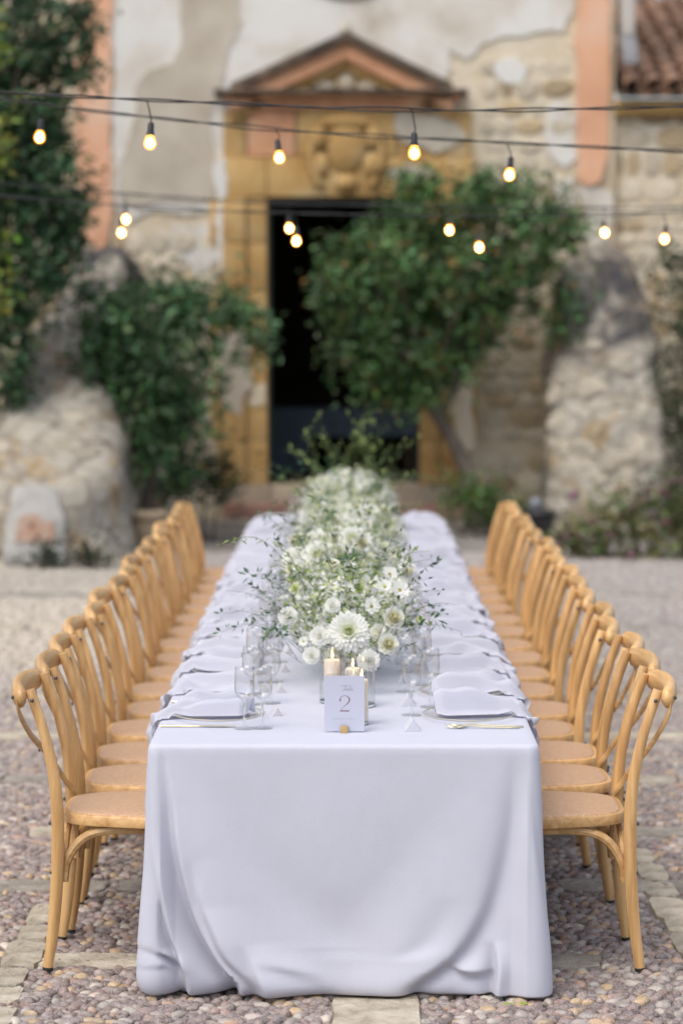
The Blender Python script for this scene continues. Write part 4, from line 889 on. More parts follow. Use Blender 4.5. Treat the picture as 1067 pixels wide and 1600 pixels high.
# ------------------------------------------------------------------ place settings
def napkin_mesh(seed):
    rr = random.Random(seed); nu, nv = 40, 22; vs = []; fs = []; ph = [rr.uniform(0, 6) for _ in range(6)]
    pinch = rr.uniform(.30, .45); bend = rr.uniform(-.05, .05)
    # u runs from the inner end over the plate to the drop beyond the table edge (local x: + towards the table centre)
    xe = -.183                     # table edge in local x (origin = plate centre)
    path = spline([(.10, .020), (.06, .034), (0, .040), (-.07, .036), (-.13, .022), (-.168, .008), (xe - .003, .003), (xe - .009, -.02), (xe - .013, -.045), (xe - .016, -.070 - rr.uniform(0, .04))], nu)
    for i in range(nu):
        t = i / (nu - 1); wdt = .030 + .040 * abs(math.sin((t - pinch) * 2.4)) + .02 * (t > .5) * (t - .5)
        if t < .08: wdt *= .6 + 5 * t
        if t > .85: wdt *= 1 - (t - .85) * 2.2
        for j in range(nv):
            s_ = -1 + 2 * j / (nv - 1); amp = .019 * (1 - .35 * t)
            fold = amp * math.sin(s_ * 5.5 + ph[0] + 2.2 * t) + .010 * math.sin(s_ * 10 + ph[1] - 5 * t) + .010 * math.sin(t * 13 + ph[2] + s_ * 3) + .016 * mnoise.noise(Vector((t * 8, s_ * 2.6, ph[3]))) + .010 * (1 - 2 * abs(((s_ * 1.3 + t * 1.7 + ph[0]) % 1) - .5))
            drop = .030 * abs(s_) ** 2.2 * (1 if t < .8 else .3)
            x, z = path[i]; hang = max(0, min(1, (xe + .012 - x) / .012))
            zz = z + (fold - drop + .010) * (1 - hang); xx = x - (abs(fold) * .8 + .003) * hang
            xx += .012 * math.sin(s_ * 3 + ph[3]) * (1 - hang); zz += (.02 * math.sin(s_ * 2.2 + ph[4]) - .018 * s_ * s_) * hang
            d_ = math.hypot(x, s_ * wdt); flo = .0035 + (.0135 * min(1, max(0, (.150 - d_) / .012)) if d_ > .125 else .0135 - .008 * min(1, (.125 - d_) / .03))
            if hang < 1: zz = max(zz * (1 - hang) + zz * hang, flo * (1 - hang) - .2 * hang); e_ = min(1, max(0, (abs(s_) - .55) / .45)) ** 1.5 * (1 - hang); zz = zz * (1 - e_) + (flo + .001) * e_
            vs.append((xx, s_ * wdt + bend * t + .01 * math.sin(6 * t + ph[5]), zz))
    for i in range(nu - 1):
        for j in range(nv - 1): a_ = i * nv + j; fs.append((a_, a_ + nv, a_ + nv + 1, a_ + 1))
    me = MB().add(vs, fs).mesh('napkin', M['napkin'], True); return me
NAP = [napkin_mesh(s_) for s_ in range(8)]
for nm_ in ('',):
    pass
plate_me = MB().lathe([(.0005, .004), (.085, .004), (.095, .005), (.132, .013), (.144, .0165), (.1445, .0145), (.132, .0095), (.096, .0022), (.085, .001), (.0005, .001)], 56, cap=False).mesh('charger_plate', M['glass_plate'], True)
M['rim'] = mat_plain('pale_gold_lustre', (0.66, 0.60, 0.42), 0.35, 0.35)
rim_me = MB().tube([(.1440 * math.cos(t), .1440 * math.sin(t), .0158) for t in np.linspace(0, 2 * math.pi, 57)], .0011, 6).mesh('gold_rim', M['rim'], True)
def glass_meshes():
    def flute(a_, z): return 1 + (.045 * math.cos(16 * a_) * max(0, min(1, (.150 - z) / .02)) * max(0, min(1, (z - .09) / .012)))
    outer = [(.004, .0875), (.012, .0905), (.020, .097), (.0262, .108), (.0292, .122), (.0300, .138), (.0296, .155), (.0286, .175), (.0278, .190)]
    inner = [(.0270, .190), (.0278, .175), (.0287, .155), (.0290, .138), (.0281, .122), (.0248, .109), (.0185, .099), (.010, .093), (.0006, .0915)]
    bowl = MB().lathe(outer + inner, 48, flute, cap=False).mesh('bowl', M['glass'], True)
    foot = MB().lathe([(.0005, .0005), (.031, .0006), (.0325, .0015), (.0315, .0028), (.020, .0046), (.009, .0075), (.0048, .013)], 32, cap=False).mesh('foot', M['glass'], True)
    stem = MB().lathe([(.0047, .0131), (.0036, .03), (.0034, .055), (.0042, .074), (.0062, .079), (.0062, .083), (.0045, .0868), (.0005, .0872)], 32, cap=False).mesh('stem', M['glass_solid'], True)
    return bowl, stem, foot
BOWL, STEM, FOOT = glass_meshes()
def knife_mesh():
    pts = [(-.105, 0), (-.06, 0), (0, 0), (.012, 0), (.07, 0), (.105, 0)]; rad = [(.0045, .003), (.0042, .0032), (.0036, .0028), (.0065, .0012), (.0085, .0011), (.003, .0009)]
    return MB().tube([(x, 0, .0036) for x, _ in pts], rad, 8, up=(0, 0, 1)).mesh('knife', M['gold'], 'auto')
def fork_mesh():
    mb = MB(); pts = spline([(-.105, 0, .003), (-.05, 0, .004), (.02, 0, .007), (.045, 0, .010), (.06, 0, .006), (.072, 0, .005)], 12)
    mb.tube(pts, [(.0045, .0018)] * 4 + [(.0026, .0018)] * 3 + [(.004, .0016), (.007, .0014), (.0098, .0012), (.0102, .0012), (.0102, .001)], 8, up=(0, 0, 1))
    for k in range(4):
        y = -.0085 + k * .00567; mb.tube([(.070, y, .005), (.085, y, .0045), (.104, y * .9, .009)], [(.0016, .0012), (.0015, .001), (.0009, .0007)], 6, up=(0, 0, 1))
    return mb.mesh('fork', M['gold'], True)
KNIFE, FORK = knife_mesh(), fork_mesh()
def tent_mesh(mat):
    w, h, l = .026, .036, .075; t = .0006
    return MB().add([(-w, -l / 2, 0), (0, -l / 2, h), (w, -l / 2, 0), (-w, l / 2, 0), (0, l / 2, h), (w, l / 2, 0), (-w + t, -l / 2, 0), (0, -l / 2, h - t * 2), (w - t, -l / 2, 0), (-w + t, l / 2, 0), (0, l / 2, h - t * 2), (w - t, l / 2, 0)],
                    [(0, 1, 4, 3), (1, 2, 5, 4), (6, 9, 10, 7), (7, 10, 11, 8), (0, 6, 7, 1), (1, 7, 8, 2), (3, 4, 10, 9), (4, 5, 11, 10), (0, 3, 9, 6), (2, 8, 11, 5), (6, 7, 8), (9, 11, 10)]).mesh('place_card', M['card_thin'])
TENT_W, TENT_P = tent_mesh('card'), tent_mesh('card_peach'); TENT_P.materials.append(M['card_peach'])
for p_i in TENT_P.polygons:
    if sum(TENT_P.vertices[q].co.x for q in p_i.vertices) > .01: p_i.material_index = 1
def strip_mesh():
    return MB().add([(-.004, -.03, .0), (.004, -.03, .0), (.004, .03, .0), (-.004, .03, .0)], [(0, 1, 2, 3)]).mesh('x')
rp = random.Random(17)
for k in range(NCH):
    for sd, nm in ((-1, 'left'), (1, 'right')):
        y = CH_Y0 + k * CH_DY; rz = 0 if sd < 0 else math.pi
        ox = TXC + sd * (THW - .183); Rm = Matrix.Rotation(rz, 4, 'Z'); z = TZ + .001
        def W(lx, ly, lz=0): v = Rm @ Vector((lx, ly, 0)); return (ox + v.x, y + v.y, z + lz)
        where = f'at the {ORD[k]} {nm} place' if k in (0, 15) else f'at the {ORD[k]} {nm} place from the camera'
        jr = lambda a_=.05: rz + rp.uniform(-a_, a_)
        pl_ = thing('charger_plate', f'clear glass charger plate with thin gold rim {where}', 'plate', W(0, 0), jr(), 'charger plates')
        inst('plate_body', plate_me, pl_); inst('gold_rim', rim_me, pl_)
        o = inst('napkin', NAP[(k * 3 + (sd > 0) * 2) % 8], None, W(0, rp.uniform(.0, .03) * (1 if sd < 0 else -1)), (0, 0, jr(.09)), (1, rp.uniform(.95, 1.2), rp.uniform(.9, 1.15)))
        tag(o, f'rumpled pale linen napkin on the plate {where}', 'napkin', 'linen napkins on the plates')
        spots = ((.085, -.205, 'nearer the table edge'), (.148, -.195, 'nearer the flowers')) if sd < 0 else ((.182, -.05, 'nearer the flowers'), (.118, -.21, 'nearer the table edge'))
        for lx, ly, which in spots:
            gl_ = thing('wine_glass', f'cut crystal wine glass {which}, {where}', 'wine glass', W(lx + rp.uniform(-.006, .006), ly + rp.uniform(-.006, .006)), rp.uniform(0, 6), 'crystal wine glasses')
            inst('bowl', BOWL, gl_); inst('stem', STEM, gl_); inst('foot', FOOT, gl_)
        if k < 11:
            o = inst('knife', KNIFE, None, W(-.055 if sd < 0 else -.06, -.175), (0, 0, jr(.03)), 1.1); tag(o, f'pale gold knife lying {where}', 'knife', 'gold knives')
            if sd > 0:
                for m_i, ly in enumerate((.172, .198)):
                    o = inst('fork', FORK, None, W(-.045 + .012 * m_i, ly), (0, 0, jr(.03)), 1.08)
                    tag(o, f'pale gold {"inner" if m_i == 0 else "outer"} fork lying {where}', 'fork', 'gold forks')
            o = inst('place_card', TENT_P if sd < 0 else TENT_W, None, W(.175, .06, 0) if sd < 0 else W(.183, .215, 0), (0, 0, jr(.08) + (.22 if sd < 0 else 0)), (.62, .8, .8) if sd < 0 else 1)
            tag(o, f'folded {"peach" if sd < 0 else "white"} place card {where}', 'place card', 'folded place cards')

# ------------------------------------------------------------------ table number
base = onz(538, 1146, TZ)
sg_ = thing('table_number', 'white table number card with a large 2 in a small brass block', 'sign', (base.x, base.y + .012, TZ + .001))
scl = (base.y + .02) / F_PX; cw, chh = 63 * scl, 88 * scl; zb = .004
MB().box(-cw / 2, cw / 2, .0, .0012, zb, zb + chh).build('card', M['card'], sg_)
MB().box(-.0115, .0115, -.012, -.0006, 0, .0205).build('brass_block', M['brass'], sg_, 'auto', .0008)
def strokes(paths, name, mat, y=-.0004):
    mb = MB()
    for pts, ws in paths:
        q = spline([(a_, b_, w) for (a_, b_), w in zip(pts, ws)], max(8, len(pts) * 6)); L = []
        for i, p in enumerate(q):
            t = q[min(i + 1, len(q) - 1)] - q[max(i - 1, 0)]; l = math.hypot(t[0], t[1]) or 1; nx_, nz_ = -t[1] / l, t[0] / l; h = max(p[2], .00012) / 2
            L.append(((p[0] + nx_ * h, y, p[1] + nz_ * h), (p[0] - nx_ * h, y, p[1] - nz_ * h)))
        v = [c for a_ in L for c in a_]; mb.add(v, [(2 * i, 2 * i + 1, 2 * i + 3, 2 * i + 2) for i in range(len(L) - 1)])
    return mb.build(name, M[mat], sg_)
u = cw / 61.0            # photo-zoom units: card is 61 wide
def C2(x, yv): return (x * u - cw / 2, zb + chh - yv * u)
strokes([([C2(24.5, 36.5), C2(24.2, 38.5), C2(24.0, 36), C2(25.5, 32.5), C2(30, 30.6), C2(35, 31.5), C2(38.2, 35.5), C2(36.8, 40.5), C2(32, 45.5), C2(27, 50), C2(24.3, 53.3)],
          [v * u for v in (1.3, 1.5, 1.0, .65, .45, .8, 1.6, 1.45, .65, .42, .42)]),
         ([C2(24.0, 54.0), C2(31, 54.0), C2(38.0, 54.0)], [1.5 * u] * 3)], 'numeral', 'ink')
strokes([([C2(25, 16.5), C2(29, 14.6), C2(34, 15.2), C2(38.5, 14.2)], [.5 * u, .8 * u, .6 * u, .4 * u]), ([C2(33, 15), C2(31, 19), C2(29, 22.6), C2(27, 22.2)], [.9 * u] * 4),
         ([C2(33.6, 19.6), C2(31.6, 21.5), C2(32.6, 22.6), C2(34.6, 19.8), C2(33.9, 22.4), C2(36, 20)], [.5 * u] * 6), ([C2(39.5, 14.8), C2(36.6, 20), C2(36.2, 22.6), C2(38.2, 21), C2(37, 19.8)], [.55 * u] * 5),
         ([C2(42.0, 14.8), C2(39.4, 20), C2(39.2, 22.6), C2(41, 21.4)], [.55 * u] * 4), ([C2(41, 21.4), C2(43.4, 19.8), C2(41.6, 20.2), C2(41.6, 22.4), C2(44, 21.6)], [.5 * u] * 5)], 'script_word', 'ink_grey')
rr = random.Random(2); tiny = []
x = 13.5
while x < 48:
    tiny.append(([C2(x, 65.2), C2(x + rr.uniform(-.3, .3), 67.2)], [.34 * u] * 2))
    if rr.random() < .6: tiny.append(([C2(x, rr.choice((65.3, 66.2, 67.1))), C2(x + 1.0, rr.choice((65.3, 66.2, 67.1)))], [.3 * u] * 2))
    x += 1.9 + (2.2 if abs(x - 29) < 1 or abs(x - 32) < 1 else 0)
strokes(tiny, 'caption_line', 'ink_grey')

# ------------------------------------------------------------------ candles in glass cylinders
def candle(px_, py_, r, h, cr, chh_, dx, label):
    b = onz(px_, py_, TZ); y = b.y + r; o = thing('candle_holder', label + ' glass cylinder holding a lit ivory candle', 'candle holder', (b.x, y, TZ + .001), group='candle cylinders behind the table number')
    t = .0028
    MB().lathe([(.0005, .0005), (r - .002, .0005), (r, .003), (r, h - .001), (r - t / 2, h), (r - t, h - .001), (r - t, .0125), (r - t - .002, .0105), (.0005, .0105)], 44, cap=False).build('glass_cylinder', M['glass_thick'], o, 'auto')
    MB().lathe([(r * .90, .0015), (r * .97, .002), (r * .97, .0095), (r * .90, .010)], 40, cap=True).build('glass_base', M['glass_solid'], o, 'auto')
    c = thing('pillar_candle', 'lit ivory pillar candle inside the ' + label + ' glass cylinder', 'candle', (b.x + dx, y, TZ + .013), group='lit pillar candles')
    MB().lathe([(.0005, 0), (cr, 0), (cr, chh_ - .004), (cr - .003, chh_), (cr * .75, chh_ - .003), (cr * .3, chh_ - .006), (.0005, chh_ - .006)], 32, cap=False).build('wax', M['wax'], c, 'auto')
    MB().tube([(0, 0, chh_ - .007), (.0004, 0, chh_ + .002), (.001, 0, chh_ + .007)], .0008, 6).build('wick', M['wick'], c)
    MB().lathe([(.0004, 0), (.0030, .003), (.0041, .008), (.0036, .014), (.0018, .022), (.0003, .028)], 14, center=(0, 0, chh_ + .004)).build('flame', M['flame'], c, True)
candle(519, 1101, .042, .178, .0275, .128, .0, 'tallest left')
candle(560, 1108, .054, .155, .0250, .112, -.018, 'widest back')
candle(558, 1135, .0345, .165, .0200, .128, .014, 'front right')
candle(528, 1127, .038, .138, .0230, .070, .0, 'short front left')

# ------------------------------------------------------------------ flowers
def petal(mb, cols, base, d, up, L, W, curl, c0, c1, cup=.25):
    d = d.normalized(); s_ = d.cross(up).normalized(); nn = s_.cross(d).normalized(); n0 = len(mb.v)
    p = []
    for t, w, lift in ((0, .28, 0), (.55, 1.0, curl * .35), (.85, .72, curl * .75)):
        for sgn in (-1, 0, 1): p.append(base + d * (L * t) + s_ * (sgn * W * .5 * w) + nn * (L * lift + (W * cup * w if sgn else 0)))
    p.append(base + d * L + nn * (L * curl))
    mb.add(p, [(0, 1, 4, 3), (1, 2, 5, 4), (3, 4, 7, 6), (4, 5, 8, 7), (6, 7, 9), (7, 8, 9)])
    for t in (0, 0, 0, .55, .55, .55, .85, .85, .85, 1): cols.append([c0[k] + (c1[k] - c0[k]) * min(1, t * 1.3) for k in range(3)])
def flower_mesh(name, rows, center, seed):
    """rows: (count, radius, length, width, elevation deg, curl, base height, c0, c1). Faces +z."""
    rr = random.Random(seed); mb = MB(); cols = []
    for (n, r, L, W, el, curl, h, c0, c1) in rows:
        ph = rr.uniform(0, 6)
        for k in range(n):
            a_ = ph + 2 * math.pi * k / n + rr.uniform(-.08, .08); e = R(el + rr.uniform(-6, 6)); out = Vector((math.cos(a_), math.sin(a_), 0))
            d = out * math.cos(e) + Vector((0, 0, math.sin(e))); up = Vector((0, 0, 1)) * math.cos(e) - out * math.sin(e)
            petal(mb, cols, out * r + Vector((0, 0, h)), d, up, L * rr.uniform(.9, 1.08), W, curl, c0, c1)
    cr, chh_, cc = center; n0 = len(mb.v); mb.lathe([(cr, 0), (cr * .9, chh_ * .5), (cr * .5, chh_ * .9), (.0004, chh_)], 12, cap=False); cols += [cc] * (len(mb.v) - n0)
    # green calyx under the head
    n0 = len(mb.v); mb.lathe([(.0005, -.012), (cr * 1.3, -.010), (cr * 1.2, -.001)], 8, cap=False); cols += [(.10, .17, .05)] * (len(mb.v) - n0)
    me = bpy.data.meshes.new(name); me.from_pydata(mb.v, [], mb.f); a_ = me.color_attributes.new('Col', 'FLOAT_COLOR', 'POINT')
    a_.data.foreach_set('color', np.concatenate([np.array(cols), np.ones((len(cols), 1))], 1).astype(np.float32).ravel())
    me.polygons.foreach_set('use_smooth', [True] * len(me.polygons)); me.materials.append(M['petal']); return me
Wh, Cr_, Gr, Ye = (.92, .92, .88), (.82, .80, .60), (.50, .62, .22), (.78, .74, .36)
DAH = flower_mesh('dahlia', [(26, .016, .056, .017, -8, .10, .000, Wh, Wh), (24, .015, .055, .016, 8, .10, .004, Wh, Wh), (22, .013, .051, .015, 22, .10, .008, Wh, Wh), (20, .011, .045, .0135, 36, .12, .011, (.80, .82, .66), Wh),
      (18, .009, .038, .012, 50, .22, .013, (.80, .84, .60), (.90, .91, .84)), (15, .006, .030, .010, 62, .3, .014, (.70, .78, .44), (.86, .88, .70)), (10, .003, .024, .008, 74, .3, .014, (.58, .70, .30), (.78, .84, .52)), (6, .001, .018, .007, 84, .2, .014, (.52, .64, .24), (.68, .76, .38))], (.004, .016, (.55, .66, .26)), 1)
BALL = flower_mesh('ball_dahlia', [(18, .010, .030, .014, -40, .15, .000, Wh, Wh), (18, .012, .030, .014, -10, .2, .006, Wh, Wh), (16, .012, .030, .014, 15, .25, .010, Wh, Wh), (14, .010, .028, .013, 38, .3, .013, Wh, Wh), (10, .007, .024, .012, 58, .35, .014, Wh, Wh), (6, .003, .018, .010, 76, .3, .014, (.70, .76, .45), Wh)], (.006, .014, (.66, .72, .4)), 2)
ROSE = flower_mesh('ranunculus', [(9, .008, .034, .030, 8, .35, .0, Cr_, Wh), (9, .008, .032, .028, 28, .4, .004, Cr_, Wh), (8, .006, .030, .026, 48, .4, .006, Ye, Cr_), (6, .004, .028, .020, 66, .5, .008, Ye, Cr_), (5, .002, .024, .018, 80, .5, .008, Ye, Cr_)], (.005, .016, (.76, .74, .42)), 3)
COS = flower_mesh('cosmos', [(8, .005, .026, .022, 12, .05, .0, Wh, (.86, .86, .84))], (.006, .005, (.52, .40, .06)), 4)
DAISY = flower_mesh('daisy', [(13, .005, .020, .008, 10, .0, .0, Wh, (.86, .86, .84)), (13, .004, .016, .007, 30, .0, .001, Wh, Wh)], (.006, .006, (.60, .62, .20)), 5)
GRB = flower_mesh('green_dahlia', [(16, .010, .034, .013, 0, .1, .0, (.60, .66, .30), (.78, .80, .52)), (14, .008, .030, .012, 28, .15, .006, (.58, .64, .26), (.74, .78, .44)), (10, .005, .022, .010, 55, .2, .009, (.48, .58, .18), (.66, .72, .32))], (.007, .012, (.45, .55, .15)), 6)
def stem_variant(seed, grass, lite=1.0):
    g = random.Random(seed); L = g.uniform(.30, .44); bend = g.uniform(.25, .7); mb = MB(); cols = []
    path = spline([(0, 0, 0), (bend * L * .12, 0, L * .4), (bend * L * .5, 0, L * .78), (bend * L, g.uniform(-.03, .03), L * g.uniform(.85, 1.0))], 14)
    mb.tube(path, [.0012 - .00005 * i for i in range(14)], 4); cols += [(.10, .15, .05)] * len(mb.v)
    for k in range(g.randint(13, 20) if not grass else g.randint(16, 26)):
        i = g.randint(6, 13) if grass else g.randint(4, 13); p = Vector(path[i]); d = Vector((g.uniform(-1, 1), g.uniform(-1, 1), g.uniform(-.6, .8))).normalized()
        a0 = p + d * g.uniform(.0, .022 if grass else .01); l = g.uniform(.013, .022) if grass else g.uniform(.022, .038); w = l * (.34 if grass else .42); s_ = d.cross(Vector((.2, .3, 1))).normalized()
        dd = (d + Vector((.3, 0, -.5 if grass else .3))).normalized(); n0 = len(mb.v)
        mb.add([a0, a0 + dd * l * .5 + s_ * w * .5, a0 + dd * l, a0 + dd * l * .5 - s_ * w * .5, p], [(0, 1, 2), (0, 2, 3), (4, 0, 1)] if grass else [(0, 1, 2), (0, 2, 3)])
        t = g.uniform(.65, 1.3); t *= lite; c = (.040 * t, .105 * t, .040 * t) if g.random() < .8 and lite == 1 else (.13 * t, .17 * t, .05 * t); cols += [c] * 5
    me = bpy.data.meshes.new('spray'); me.from_pydata(mb.v, [], mb.f); a_ = me.color_attributes.new('Col', 'FLOAT_COLOR', 'POINT')
    a_.data.foreach_set('color', np.concatenate([np.array(cols), np.ones((len(cols), 1))], 1).astype(np.float32).ravel()); me.materials.append(M['leaf']); return me
SPR = [stem_variant(60 + k, k % 2 == 0) for k in range(10)]; SPP = [stem_variant(80 + k, k % 2 == 0, 1.6) for k in range(8)]
def face(v, roll=0): return Vector(v).to_track_quat('Z', 'Y').to_euler()
def arrangement(y, label, heads, seed, hh_=.40, ww=.27, sprays=22, xoff=0.0):
    g = random.Random(seed); ng = np.random.default_rng(seed); root = thing('flower_arrangement', label, 'flowers', (TXC + .008 + xoff, y, TZ + .001), group='flower arrangements along the table')
    MB().lathe([(.055, 0), (.06, .004), (.085, .05), (.10, .09), (.096, .092), (.08, .05), (.05, .012), (.0005, .010)], 28, cap=False).build('bowl', M['card'], root, True)
    for me, (x, yy, z), sc_ in heads:
        d = Vector((x * 1.1 + g.uniform(-.05, .05), yy * .8 - .20, .16 + max(z - .14, .0) * .7)); yy -= .05; nm = me.name.split('.')[0]
        inst(nm, me, root, (x, yy, z), face(d), sc_)
    # mass of tiny blossoms and leaves
    n = 900; u_ = ng.normal(size=(n, 3)); u_ /= np.linalg.norm(u_, axis=1)[:, None]; r_ = ng.uniform(.2, 1, (n, 1)) ** .45
    C = u_ * r_ * np.array([ww * .92, .56, hh_ * .46]) + np.array([0, 0, hh_ * .52]); C = C[C[:, 2] > .03]; n = len(C)
    C[:, 0] *= (.72 + .5 * np.clip(C[:, 2] / hh_, 0, .6))
    sel = ng.random(n) < .40; Pb = np.repeat(C[sel], 6, 0) + ng.normal(size=(sel.sum() * 6, 3)) * .012; m = len(Pb)
    cols = np.array([(.88, .885, .85)]) * ng.uniform(.85, 1.05, (m, 1)); cr = ng.random(m) < .25; cols[cr] = np.array([.80, .80, .56])
    tag(inst('filler_blossoms', leaf_mesh('filler_blossoms', Pb, ng.uniform(.016, .030, m), ng.uniform(.014, .026, m), cols, M['petal'], seed, -.2), root), kind='stuff')
    Pl = np.repeat(C, 3, 0) + ng.normal(size=(n * 3, 3)) * .018; m = len(Pl); t = ng.uniform(.6, 1.4, (m, 1)); cl_ = np.array([(.15, .24, .065)]) * t; od = ng.random(m) < .55; cl_[od] = np.array([.34, .42, .13]) * t[od]
    tag(inst('filler_leaves', leaf_mesh('filler_leaves', Pl, ng.uniform(.014, .030, m), ng.uniform(.005, .010, m), cl_, M['leaf'], seed + 1, -.1), root), kind='stuff')
    mb = MB()
    for k in range(70):
        c = Vector(C[g.randrange(n)]); mb.tube([(c.x * .2, c.y * .35, .05), (c.x * .6, c.y * .65, c.z * .6), c[:]], [.0014, .0012, .0009], 4)
    mb.build('stem_mass', M['stemgreen'], root)
    for k in range(sprays):
        a_ = g.uniform(0, 6.283); rad = g.uniform(.02, ww * .6); s_ = g.uniform(.8, 1.15)
        inst('leafy_spray', (SPR[g.randrange(10)] if g.random() < .6 else SPP[g.randrange(8)]), root, (rad * math.cos(a_), rad * math.sin(a_) * 1.8, g.uniform(.08, .20)), (g.uniform(-.35, .35), g.uniform(-.1, .4), a_ + g.uniform(-.3, .3)), s_)
    return root
M['stemgreen'] = mat_noise('green_stem', [(0.3, (.09, .14, .045)), (0.7, (.16, .2, .08))], 8, 3, .6, 0)
def rel(px_, py_, Y, yc): p = at(px_, py_, Y); return (p.x - TXC - .008, Y - yc, p.z - TZ)
A0 = 8.55
h0 = [(DAH, rel(545, 985, 8.02, A0), 1.02), (BALL, rel(500, 992, 8.0, A0), .85), (BALL, rel(452, 962, 8.15, A0), .85), (ROSE, rel(604, 1005, 8.02, A0), 1.0), (ROSE, rel(612, 965, 8.15, A0), 1.05),
      (BALL, rel(575, 1030, 7.98, A0), .95), (BALL, rel(488, 1022, 7.98, A0), .75), (COS, rel(624, 920, 8.3, A0), 1.15), (DAISY, rel(600, 915, 8.3, A0), 1.3), (GRB, rel(560, 920, 8.4, A0), .9), (COS, rel(608, 895, 8.4, A0), 1.0),
      (DAISY, rel(632, 880, 8.6, A0), 1.0), (COS, rel(640, 880, 8.7, A0), .8), (BALL, rel(520, 945, 8.15, A0), .7), (COS, rel(580, 945, 8.2, A0), 1.0), (BALL, rel(590, 985, 8.2, A0), .7),
      (GRB, rel(462, 918, 8.4, A0), .5), (ROSE, rel(520, 885, 8.6, A0), .8), (GRB, rel(655, 965, 8.2, A0), .35), (DAISY, rel(475, 1000, 8.05, A0), .8)]
arr0 = arrangement(A0, 'nearest mound of white dahlias and wispy greenery behind the candles', h0, 71, .38, .26, 34)
ga = random.Random(8)
for k_ in range(26):      # wisps that lean out of the front left and right
    left = k_ % 3 != 2; an = (math.pi + ga.uniform(-.7, .9)) if left else ga.uniform(-.9, .5)
    inst('leafy_spray', SPR[(k_ * 3) % 10], arr0, ((-.12 if left else .12) + ga.uniform(-.05, .05), -.40 + ga.uniform(-.1, .3), ga.uniform(.04, .20)), (ga.uniform(-.2, .2), ga.uniform(.2, .9), an), ga.uniform(.6, .95))
def rnd_heads(seed, n, hh_, ww):
    g = random.Random(seed); out = []
    for k in range(n):
        a_ = g.uniform(0, 6.283); e = g.uniform(-.1, 1.35); r_ = g.uniform(.8, 1.0)
        p = (ww * r_ * math.cos(a_) * math.cos(e), .55 * r_ * math.sin(a_) * math.cos(e), hh_ * (.45 + .52 * math.sin(e) * r_))
        out.append((g.choice((BALL, BALL, ROSE, COS, GRB, ROSE, BALL, DAH)), p, g.uniform(.75, 1.1)))
    return out
for i, (yy, lab) in enumerate(((10.0, 'second mound of white flowers along the table, behind the nearest'), (11.6, 'third mound of white flowers along the table'), (13.3, 'farthest mound of white flowers with tall sprays before the doorway'))):
    arrangement(yy, lab, rnd_heads(80 + i, 34, .38, .26), 90 + i, .40 if i < 2 else .42, .27 if i < 2 else .28, 26)
ar3 = [o for o in bpy.data.objects if o.get('category') == 'flowers'][-1]
for k_ in range(24):
    an = ga.uniform(0, 6.283); inst('leafy_spray', SPP[k_ % 8], ar3, (ga.uniform(-.2, .2), ga.uniform(-.3, .3), ga.uniform(.22, .34)), (ga.uniform(-.2, .2), ga.uniform(-.25, .1), an), ga.uniform(.85, 1.15))
# tall wisps of the farthest arrangement belong to it already; one fallen leaf on the pebbles
lf = onz(800, 1573, .012)
lm = MB()
for (dx, c_) in ((-.035, 0), (.012, 1)):
    lm.add([(dx, 0, .0), (dx + .018, -.009, .004), (dx + .045, .0, .003), (dx + .018, .009, .005)], [(0, 1, 2), (0, 2, 3)])
M['fallen'] = mat_noise('fallen_leaf', [(0.4, (.14, .26, .02)), (0.6, (.42, .30, .06))], 18, 3, .5, 0)
tag(lm.build('fallen_leaf', M['fallen'], None, False, 0, (lf.x, lf.y, .018)), 'fallen yellow-green leaf on the pebbles at lower right', 'leaf')

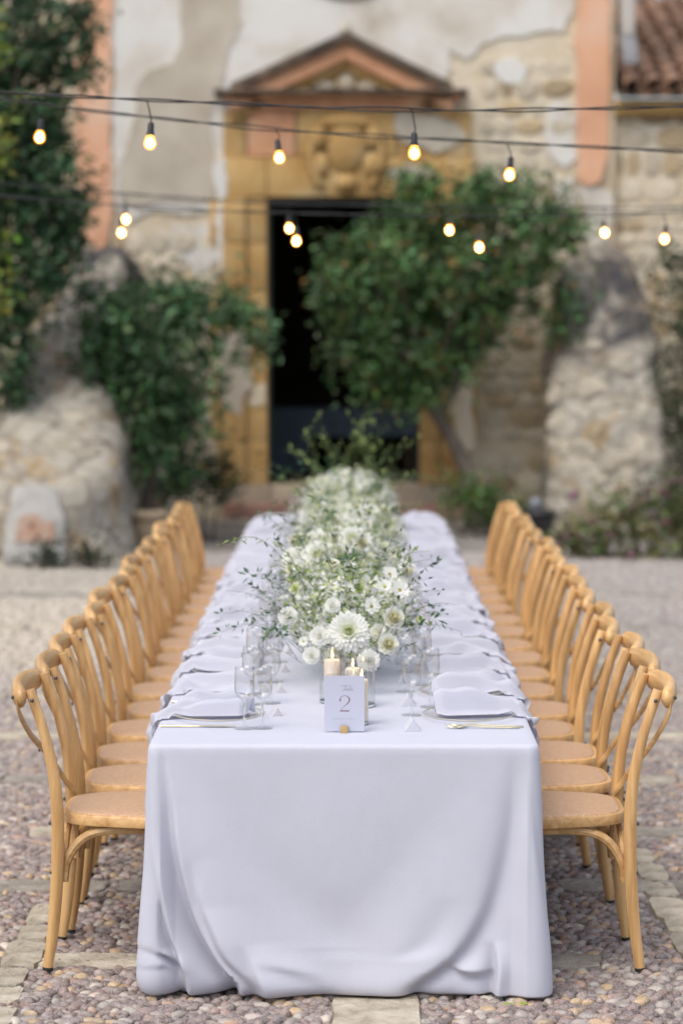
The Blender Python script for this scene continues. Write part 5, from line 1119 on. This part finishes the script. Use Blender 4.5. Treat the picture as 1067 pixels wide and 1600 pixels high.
# ------------------------------------------------------------------ festoon lights
sock = MB().lathe([(.0005, .070), (.010, .070), (.0135, .062), (.0145, .03), (.0165, .022), (.0165, .016), (.014, .014)], 16, cap=False).mesh('socket', M['socket'], 'auto')
glob = MB().lathe([(.0130, .016), (.0165, .008), (.0225, -.004), (.0250, -.017), (.0235, -.029), (.0175, -.0385), (.009, -.0435), (.0004, -.045)], 20, cap=False).mesh('glass_bulb', M['bulb'], True)
fil = MB().lathe([(.0004, .004), (.0095, -.001), (.0150, -.010), (.0165, -.018), (.0148, -.027), (.0095, -.0345), (.0004, -.038)], 16, cap=False).mesh('filament', M['filament'], True)
def festoon(Y, pts, bulbs, label, seed):
    w = [at(x, y, Y) for x, y in pts]; xs = [v.x for v in w]; zs = [v.z for v in w]; pf = np.polyfit(xs, zs, 2 if len(pts) < 6 else 3)
    def zc_(x): 
        xc = min(max(x, xs[0]), xs[-1]); s_ = np.polyval(np.polyder(pf), xc); return float(np.polyval(pf, xc) + s_ * (x - xc) + .012 * (x - xc) ** 2)
    root = thing('festoon_string', label, 'string lights', (0, Y, 0)); rr = random.Random(seed)
    X = np.arange(-6, 6.001, .03); mb = MB()
    for sgn in (0, math.pi):
        mb.tube([(x, .0045 * math.cos(x * 9 + 2.0 * math.sin(x * 1.3) + sgn), zc_(x) + .0045 * math.sin(x * 9 + 2.0 * math.sin(x * 1.3) + sgn) - (.010 * max(0, math.sin(x * 2.6 + seed)) if sgn else 0)) for x in X], .0032, 6)
    mb.build('cable', M['cable'], root, True)
    for bx, by in bulbs:
        p = at(bx, by, Y); top = zc_(p.x); tilt = rr.uniform(-.12, .12)
        b = inst('lamp', sock, root, (p.x, 0, p.z + .016), (rr.uniform(-.08, .08), tilt, 0), .87)
        inst('glass_bulb', glob, b); inst('filament', fil, b)
        MB().tube([(p.x - .012, 0, top), (p.x - .006, .002, top - .02), (p.x + .004 - tilt * .0, 0, p.z + .09), (p.x + tilt * .06, 0, p.z + .074)], .0028, 6).build('drop_cord', M['cable'], root, True)
    return root
festoon(9.0, [(0, 144), (120, 151), (240, 157), (450, 164), (645, 170), (800, 171), (1067, 166)], [(-170, 205), (235, 224), (647, 240), (1078, 236)], 'near festoon cable with two glowing bulbs crossing above the table', 1)
festoon(10.1, [(0, 151), (62, 166), (200, 180), (430, 199), (650, 213), (790, 225), (950, 232), (1067, 236)], [(63, 215), (436, 247), (796, 274), (1160, 290)], 'second festoon cable sloping down to the right with three glowing bulbs', 2)
festoon(14.8, [(0, 286), (197, 302), (452, 318), (702, 322), (944, 324), (1067, 322)], [(197, 343), (452, 357), (702, 360), (944, 364), (1186, 362)], 'farthest festoon cable whose bulbs hang slightly higher, blurred', 3)
festoon(13.2, [(0, 306), (190, 320), (463, 332), (748, 338), (1038, 330)], [(190, 364), (463, 377), (748, 387), (1038, 374), (-95, 352)], 'third festoon cable whose bulbs hang slightly lower, blurred', 4)
print('objects', len(bpy.data.objects), 'tris~', sum(len(m.polygons) for m in bpy.data.meshes))
